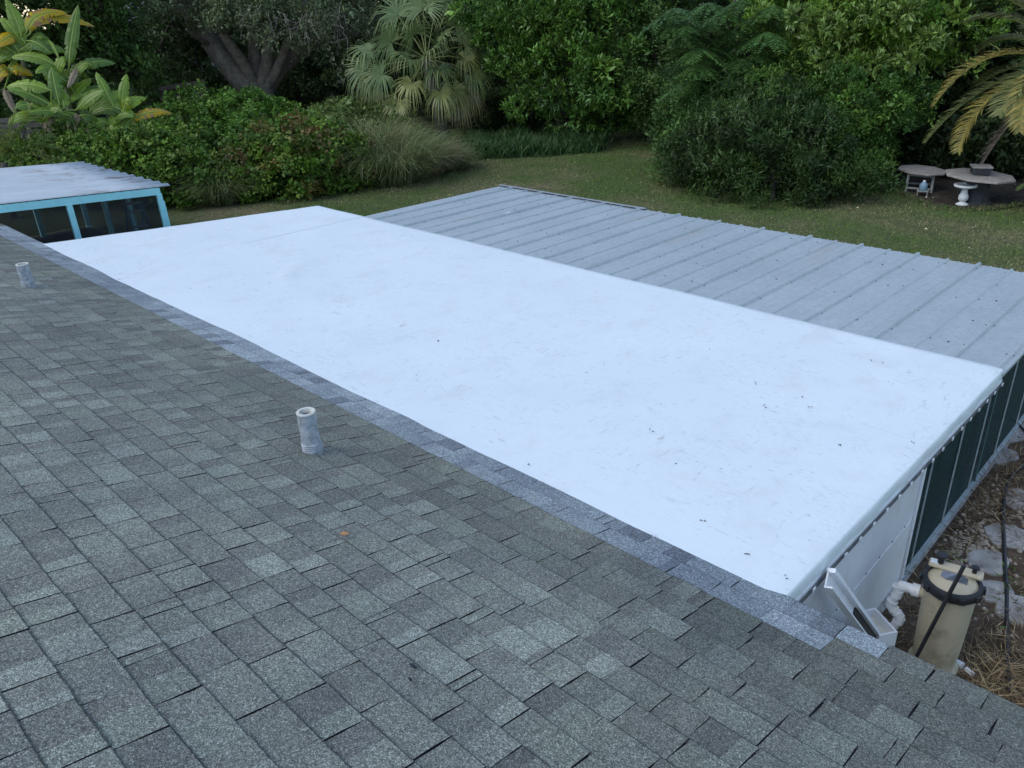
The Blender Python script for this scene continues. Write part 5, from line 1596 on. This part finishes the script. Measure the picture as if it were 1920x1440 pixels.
# glossy rosette tree in the middle
ROS = [(0.052, 0.098, 0.026), (0.042, 0.08, 0.022), (0.068, 0.115, 0.032), (0.034, 0.066, 0.02)]
ROSB = [(0.085, 0.14, 0.035), (0.07, 0.12, 0.03), (0.105, 0.155, 0.045), (0.05, 0.095, 0.025)]
MD = 28.5
def rosette_args(n, pal, L=0.17, per=11, cr=0.10, **k):
    d = dict(nclump=n, per=per, L=L, W=L * 0.36, cr=cr, pal=pal, material=FOL_G, inner=0.6, rough=0.3, outw=0.75, upw=0.35, rand=0.75, jit=0.24, puff=(300, 0.42))
    d.update(k); return d
def tb_(px, py, d):
    p = P(px, py, d); p[2] = 0; return p
tree('broadleaf_tree', 'dense glossy broadleaf tree right of the fan palm over the long grass', tb_(1060, 260, MD), P(1040, 60, MD), 0.3,
     [lob(950, 60, MD - 0.4, 1.3, 1.2, 1.2), lob(1010, 40, MD - 1, 1.5, 1.4, 1.3), lob(1080, 60, MD - 1.2, 1.5, 1.4, 1.3), lob(1150, 50, MD - 0.8, 1.4, 1.4, 1.4), lob(970, 120, MD - 0.6, 1.1, 1.1, 0.9), lob(1035, 130, MD - 1.3, 1.4, 1.2, 1.0), lob(1110, 140, MD - 1.5, 1.4, 1.3, 1.1), lob(1170, 140, MD - 1, 1.2, 1.2, 1.1),
      lob(1010, 190, MD - 0.9, 0.9, 0.8, 0.5), lob(1065, 200, MD - 1.4, 1.0, 0.9, 0.55), lob(1130, 205, MD - 1.3, 1.0, 0.9, 0.6), lob(930, -20, MD, 1.6, 1.6, 1.2), lob(1060, -40, MD - 0.6, 2.0, 1.8, 1.3), lob(1180, -30, MD, 1.8, 1.7, 1.3)],
     rosette_args(8200, ROS, L=0.135, puff=(380, 0.42)), seed=5)
# smaller leaved tree joining to the right
SD = 27.5
SML = [(0.055, 0.09, 0.032), (0.045, 0.078, 0.027), (0.072, 0.105, 0.042), (0.036, 0.062, 0.022)]
tree('slender_tree', 'fine leaved tree filling the gap behind the lawn bay', tb_(1225, 250, SD), P(1225, 60, SD), 0.22,
     [lob(1205, 60, SD, 1.1, 1.1, 1.4), lob(1240, 110, SD - 0.6, 1.1, 1.1, 1.3), lob(1205, 165, SD - 0.3, 1.0, 1.0, 1.0), lob(1250, 190, SD - 1, 1.1, 1.0, 1.0), lob(1235, 222, SD - 0.8, 0.8, 0.8, 0.45), lob(1220, 0, SD + 0.3, 1.3, 1.3, 1.2), lob(1195, 215, SD + 0.6, 0.7, 0.7, 0.45)],
     dict(nclump=5200, per=8, L=0.085, W=0.045, cr=0.13, pal=SML, inner=0.5, rough=0.3, jit=0.25, puff=(260, 0.36)), seed=9)
# feathery tree
FDp = 24.0
fe = thing('feathery_tree', tb_(1390, 300, FDp), 'feathery blue green tree with layered fern leaves behind the dark bush', 'tree')
b = B()
ftop = P(1380, -40, FDp + 0.5)
trk = limb(b, tb_(1390, 300, FDp), ftop, 0.2, 0.08, 15, 12, 0.05, 10)
FEA = [(0.05, 0.092, 0.034), (0.06, 0.105, 0.038), (0.045, 0.082, 0.028)]
FEAY = [(0.07, 0.115, 0.042), (0.06, 0.105, 0.04)]
sp = [(1360, 20), (1335, 45), (1375, 55), (1400, 75), (1330, 85), (1365, 95), (1395, 110), (1310, 120), (1345, 130), (1380, 140), (1420, 100), (1300, 150), (1350, 160), (1410, 150), (1430, 130), (1290, 155), (1440, 155), (1300, 60), (1280, 40), (1420, 30), (1270, 15), (1330, 5), (1390, 0), (1250, 30), (1345, 185), (1400, 180), (1440, 60), (1450, 10), (1310, 90), (1370, 120), (1320, 145), (1415, 125)]
Vb, Va, Vn, Vl, Vc = [], [], [], [], []
for (px, py) in sp:
    tip0 = P(px, py, FDp - 1.7 + random.uniform(-0.6, 0.6))
    j = int(np.argmin(np.linalg.norm(trk - tip0, axis=1)))
    limb(b, trk[max(1, j - 2)], tip0, 0.045, 0.012, int(px + py), 7, 0.1, 5)
    cbase = np.array(random.choice(FEA if py < 150 else FEA + FEAY)) * random.uniform(0.8, 1.2)
    for q in range(13):
        a = random.uniform(0, 6.28)
        d = nrm(np.array([math.cos(a), math.sin(a), -0.25]) + nrm(CAM_P - tip0) * 0.55)
        Lf = random.uniform(0.5, 0.85)
        tt = np.linspace(0.05, 1, 15)
        sag = np.outer(tt ** 2, [0, 0, -0.35 * Lf])
        rp = tip0 + np.outer(tt * Lf, d) + sag
        hz_ = nrm(np.cross(d, [0, 0, 1.0])); nn2 = np.cross(hz_, d)
        for s in (-1, 1):
            # pinnae, each carrying two rows of tiny leaflets drawn as slim blades
            plen = 0.20 * np.sin(np.clip(tt, 0.12, 0.97) * math.pi) ** 0.6 + 0.03
            pd = nrm(hz_ * s * 0.85 + d * 0.5 - np.array([0, 0, 0.15]))
            Vb.append(rp); Va.append(np.tile(pd, (15, 1)) + rng.normal(0, 0.08, (15, 3))); Vn.append(np.tile(nn2, (15, 1)) + rng.normal(0, 0.12, (15, 3))); Vl.append(plen); Vc.append(np.tile(cbase, (15, 1)) * np.exp(rng.normal(0, 0.15, (15, 1))))
b.build('trunk', BARK, fe, smooth=True)
Vl = np.concatenate(Vl)
leaves('crown', np.concatenate(Vb), np.concatenate(Va), np.concatenate(Vn), Vl, np.full(len(Vl), 0.042), np.concatenate(Vc), FOL, fe, bend=0.08)
# big bright rosette tree on the right
BD = 24.0
tree('broadleaf_tree', 'tall broadleaf tree with bright rosette clusters above the dark bush', tb_(1600, 330, BD), P(1590, -20, BD), 0.26,
     [lob(1490, 40, BD - 0.4, 1.1, 1.1, 1.0), lob(1545, 25, BD - 1, 1.2, 1.1, 1.0), lob(1620, 20, BD - 1.3, 1.2, 1.1, 0.9), lob(1670, 40, BD - 1.0, 1.1, 1.0, 1.0), lob(1590, 75, BD - 1.2, 1.1, 1.0, 0.9), lob(1520, 100, BD - 1.1, 0.9, 0.9, 0.7), lob(1555, 125, BD - 1.5, 0.7, 0.7, 0.45), lob(1635, 115, BD - 1.4, 0.8, 0.8, 0.5), lob(1685, 110, BD - 1, 0.8, 0.8, 0.6),
      lob(1730, 60, BD, 1.0, 1.0, 1.1), lob(1780, 30, BD + 0.5, 1.2, 1.2, 1.2), lob(1480, -30, BD, 1.4, 1.3, 1.0), lob(1580, -50, BD - 0.6, 1.6, 1.5, 1.1), lob(1690, -40, BD, 1.5, 1.5, 1.1)],
     rosette_args(6800, ROSB, 0.115, 11, 0.08, rough=0.35, puff=(260, 0.36)), seed=21)
# mid layer small leaved shrub-tree and the dark bush in front
SH = [(0.038, 0.072, 0.02), (0.03, 0.06, 0.018), (0.05, 0.09, 0.026), (0.065, 0.105, 0.03)]
tree('shrub_tree', 'small leaved green shrub tree beside the garden tables', tb_(1610, 360, 20.9), P(1600, 180, 20.9), 0.1,
     [lob(1545, 190, 21.6, 0.9, 0.9, 0.75), lob(1605, 195, 21.3, 0.85, 0.85, 0.75), lob(1650, 225, 21.3, 0.65, 0.7, 0.7), lob(1585, 250, 20.9, 0.85, 0.8, 0.75), lob(1620, 285, 20.9, 0.6, 0.6, 0.6), lob(1590, 325, 20.6, 0.65, 0.65, 0.55), lob(1530, 240, 21.0, 0.85, 0.8, 0.75), lob(1680, 180, 22.0, 0.8, 0.8, 0.65), lob(1625, 340, 20.6, 0.38, 0.4, 0.4), lob(1475, 170, 22, 0.95, 0.95, 0.7)],
     dict(nclump=6400, per=8, L=0.075, W=0.042, cr=0.11, pal=SH, inner=0.6, rough=0.3, jit=0.28, puff=(330, 0.25)), seed=31, cat='shrub')
DK = [(0.02, 0.036, 0.013), (0.026, 0.044, 0.015), (0.036, 0.06, 0.019), (0.017, 0.03, 0.011)]
tree('dark_bush', 'wide dark bush with narrow leaves rising from the lawn edge', tb_(1450, 368, 19.4), P(1450, 270, 19.8), 0.09,
     [lob(1300, 300, 20.9, 0.8, 0.8, 0.6), lob(1345, 275, 20.6, 0.9, 0.9, 0.8), lob(1400, 260, 20.2, 1.0, 0.9, 0.9), lob(1460, 265, 19.8, 1.0, 0.9, 0.9), lob(1520, 290, 19.9, 0.9, 0.8, 0.8), lob(1380, 330, 19.7, 0.9, 0.8, 0.55), lob(1450, 335, 19.3, 1.0, 0.8, 0.55), lob(1530, 340, 19.5, 0.9, 0.8, 0.5), lob(1310, 250, 21.4, 0.7, 0.8, 0.6), lob(1590, 345, 19.8, 0.7, 0.7, 0.45), lob(1430, 205, 20.8, 0.6, 0.6, 0.6), lob(1490, 215, 20.6, 0.55, 0.6, 0.6), lob(1365, 225, 21.0, 0.5, 0.5, 0.5)],
     dict(nclump=7600, per=8, L=0.10, W=0.026, cr=0.12, pal=DK, inner=0.5, rough=0.55, jit=0.34, outw=0.45, upw=0.15, rand=0.9, puff=(330, 0.31)), seed=41, cat='shrub')
# upright leafy shoots sticking out of the dark bush
b_pts, b_ax, b_col = [], [], []
bush = [o for o in COL.objects if o.name.startswith('dark_bush')][0]
sb = B()
for i in range(60):
    px, py = random.uniform(1300, 1560), random.uniform(215, 330)
    p0 = P(px, py, 19.1 + random.uniform(0, 0.9)); dirn = nrm(np.array([random.uniform(-0.5, 0.5), random.uniform(-0.5, 0.5), 1.0]))
    L = random.uniform(0.35, 0.75)
    sb.tube([p0, p0 + dirn * L * 0.5 + rsphere(1)[0] * 0.03, p0 + dirn * L], [0.008, 0.006, 0.003], 4)
    for q in range(26):
        u = q / 26
        b_pts.append(p0 + dirn * L * u); b_ax.append(nrm(dirn * 0.7 + rsphere(1)[0] * 0.9)); b_col.append(np.array([0.07, 0.105, 0.042]) * random.uniform(0.7, 1.5))
sb.build('shoots', BARK, bush, kind='stuff')
leaves('shoot_leaves', np.array(b_pts), np.array(b_ax), rsphere(len(b_pts)), np.full(len(b_pts), 0.09), np.full(len(b_pts), 0.022), np.array(b_col), FOL, bush)
bush.children  # parts stay under the bush
tree('leafy_shrub', 'green arching shrub left of the dark bush at the lawn bay', tb_(1285, 330, 21.6), P(1290, 230, 21.8), 0.07,
     [lob(1280, 250, 22.3, 0.8, 0.8, 0.8), lob(1275, 295, 21.9, 0.6, 0.6, 0.5), lob(1320, 215, 22.6, 0.9, 0.9, 0.8), lob(1300, 180, 23.2, 0.9, 0.9, 0.8), lob(1370, 215, 22.2, 0.9, 0.8, 0.6)],
     dict(nclump=2800, per=8, L=0.085, W=0.035, cr=0.13, pal=[(0.045, 0.082, 0.028), (0.058, 0.096, 0.034), (0.036, 0.066, 0.024)], inner=0.5, rough=0.34, jit=0.24, puff=(120, 0.28)), seed=51, cat='shrub')

# fresh light green rosettes at the ends of the right-hand tree's branches
bt_tree = [o for o in COL.objects if o.name.startswith('broadleaf_tree')][-1]
NEWG = [(0.085, 0.125, 0.04), (0.10, 0.14, 0.05), (0.075, 0.115, 0.034)]
for (px, py, r) in [(1548, 118, 0.34), (1580, 128, 0.26), (1640, 118, 0.3), (1705, 112, 0.28), (1672, 38, 0.42), (1640, 20, 0.36), (1700, 20, 0.32), (1560, 50, 0.36), (1590, 60, 0.28), (1530, 75, 0.3), (1500, 30, 0.32), (1745, 70, 0.3)]:
    crown('new_growth', bt_tree, [(P(px, py, BD - 2.3), (r, r, r * 0.7))], 46, 12, 0.115, 0.042, 0.07, NEWG, FOL_G, inner=0.5, rough=0.2, outw=0.8, upw=0.3, rand=0.7, jit=0.15)['kind'] = 'stuff'

# low dark shrubs under the trees
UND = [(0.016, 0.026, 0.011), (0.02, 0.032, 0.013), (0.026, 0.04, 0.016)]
for i, (px0, px1, py, d, h, lab) in enumerate([(1720, 1800, 300, 23.4, 0.9, 'low dark shrub behind the small octagonal table'), (1800, 1885, 300, 23.2, 0.9, 'low dark shrub behind the larger octagonal table'), (1890, 1990, 300, 23.6, 0.9, 'low dark shrub behind the spiky plant'),
                                              (900, 975, 235, 31.0, 1.0, 'low dark shrub under the glossy tree near the palm trunk'), (975, 1060, 235, 31.0, 1.0, 'low dark shrub in the middle of the glossy tree shade'), (1060, 1150, 235, 31.2, 1.0, 'low dark shrub at the shaded end of the long grass')]):
    lobs = [lob(px0 + (px1 - px0) * u, py + random.uniform(-12, 18), d + random.uniform(-0.3, 0.4), 0.75, 0.7, h * random.uniform(0.75, 1.0)) for u in (0.0, 0.35, 0.7, 1.0)]
    lobs = [((c[0], c[1], max(0.45, min(c[2], 0.9))), r) for c, r in lobs]
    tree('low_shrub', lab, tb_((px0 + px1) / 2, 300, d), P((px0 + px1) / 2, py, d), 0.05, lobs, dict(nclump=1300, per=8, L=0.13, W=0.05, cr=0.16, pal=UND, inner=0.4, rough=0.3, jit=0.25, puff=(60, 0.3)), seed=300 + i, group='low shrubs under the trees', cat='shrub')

# dark understorey and backing trees
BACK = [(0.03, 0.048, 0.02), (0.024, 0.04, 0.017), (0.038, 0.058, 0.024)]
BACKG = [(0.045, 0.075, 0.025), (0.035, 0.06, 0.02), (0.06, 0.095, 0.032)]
specs = [(-90, 30.0, 2.6, BACKG, 'green leafed tree standing behind the banana plants', 0), (170, 33.0, 2.8, BACKG, 'leafy tree between the banana plants and the oak', 0), (330, 38.5, 3.2, BACK, 'dark tree behind the left limb of the oak', 1), (560, 39.0, 3.2, BACK, 'dark tree directly behind the oak trunk', 1), (740, 36.0, 3.0, BACK, 'dark tree behind the fan palm crown', 1), (900, 34.0, 2.8, BACK, 'dark tree between fan palm and glossy tree', 1),
         (1080, 34.0, 3.0, BACK, 'dark tree behind the glossy broadleaf tree', 1), (1250, 33.0, 2.8, BACK, 'dark tree behind the lawn bay', 1), (1420, 29.0, 2.6, BACK, 'dark tree behind the feathery tree', 1), (1600, 28.0, 2.6, BACK, 'dark tree behind the bright rosette clusters', 1), (1770, 26.5, 2.6, BACK, 'dark tree behind the garden tables', 1), (1930, 27.0, 2.6, BACK, 'dark tree behind the date palm', 1), (2100, 27.0, 2.6, BACK, 'dark tree right of the date palm', 1)]
for i, (px, d, w, pal, lab, dense) in enumerate(specs):
    base = tb_(px, 200, d)
    top = P(px, -60, d)
    lobs = []
    for q in range(13):
        py = [-110, -90, -60, -20, 10, 40, 70, 100, 130, 165, 195, 225, 150][q]
        if not dense and py > 175: continue
        c = P(px + random.uniform(-95, 95) * 28 / d, py, d + random.uniform(-0.8, 1.2))
        if c[2] < 0.4: c[2] = 0.5
        lobs.append((c, (w * random.uniform(0.42, 0.7), w * random.uniform(0.42, 0.7), w * random.uniform(0.35, 0.5))))
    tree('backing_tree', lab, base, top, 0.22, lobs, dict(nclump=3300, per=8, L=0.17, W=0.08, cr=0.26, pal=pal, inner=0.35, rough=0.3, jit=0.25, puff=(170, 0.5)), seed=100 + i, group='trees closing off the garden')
# far wood mass beyond
n = 26000
th = rng.uniform(math.radians(20), math.radians(125), n)           # around the view direction
rr = rng.uniform(46, 56, n)
x = -rr * np.sin(th - math.radians(20) + 0.0); 
ang = rng.uniform(math.radians(-8), math.radians(102), n)           # 0 = +y, 90 = -x
x = -rr * np.sin(ang); y = rr * np.cos(ang)
z = rng.uniform(0, 1, n) ** 0.9 * (13 + 3 * np.sin(ang * 17) + 2 * np.sin(ang * 41))
o = leaves('far_wood', np.stack([x, y, z], 1), rsphere(n), rsphere(n), rng.uniform(0.5, 1.0, n), rng.uniform(0.3, 0.6, n), palette_pick(BACK, n, 0.25), FOL, None, 'stuff')
tag(o, 'dark mass of woodland beyond the garden trees', 'woodland')

# ---- fence, trellis, far house
fd = 26.6
fn = thing('rail_fence', tb_(75, 260, fd), 'weathered grey rail fence behind the banana plants', 'fence')
for i, (py0, py1) in enumerate([(226, 222), (236, 233), (247, 246)]):
    b = B(); b.beam(P(-30, py0 + 2, fd + 0.2), P(92, py1, fd), 0.03, 0.12, up=(0, 0, 1)); b.build('rail', WOODW, fn)
for px in (-25, 32, 88):
    q0 = P(px, 215, fd + 0.06); q0b = q0.copy(); q0b[2] = 0
    b = B(); b.beam(q0b, q0, 0.1, 0.1); b.build('post', WOODW, fn)
td = 31.5
tr_ = thing('trellis', tb_(340, 220, td), 'old dark wooden trellis frame beside the oak trunk', 'trellis')
for (a, c) in [((303, 165), (306, 215)), ((378, 155), (380, 205)), ((340, 160), (342, 210))]:
    q0 = P(*a, td); q1 = q0.copy(); q1[2] = 0
    b = B(); b.beam(q1, q0, 0.11, 0.09); b.build('post', RUST, tr_)
for (a, c) in [((298, 167), (384, 153)), ((300, 185), (382, 174))]:
    b = B(); b.beam(P(*a, td - 0.08), P(*c, td - 0.08), 0.06, 0.14); b.build('rail', RUST, tr_)
hc = P(345, 60, 58)
fh = thing('white_house', (hc[0], hc[1], 0), 'white house glimpsed through the trees left of the oak', 'house')
vd = nrm([hc[0], hc[1], 0]); sdh = np.array([vd[1], -vd[0], 0])
A = (sdh, vd, np.array([0, 0, 1.0]))
b = B(); b.box((hc[0], hc[1], 2.0), (9, 7, 4.0), A); b.build('wall', FARHOUSE, fh)
b = B()
for s in (-1, 1):
    e0 = np.array([hc[0], hc[1], 4.02]) + vd * s * 3.8; e1 = np.array([hc[0], hc[1], 5.6])
    q = [e0 - sdh * 4.8, e0 + sdh * 4.8, e1 + sdh * 4.8, e1 - sdh * 4.8]
    b.add(q + [p + np.array([0, 0, 0.15]) for p in q], [(0, 1, 2, 3), (4, 5, 6, 7), (0, 1, 5, 4), (1, 2, 6, 5), (3, 0, 4, 7)])
b.build('roof', GREY, fh)
for s in (-2.5, 2.5):
    b = B(); b.box(np.array([hc[0], hc[1], 2.2]) - vd * 3.52 + sdh * s, (1.4, 0.05, 1.3), A); w = b.build('window', GREY, fh)
    b = B(); b.box(np.array([hc[0], hc[1], 2.2]) - vd * 3.56 + sdh * s, (1.2, 0.04, 1.1), A); b.build('pane', BLACKP, w)
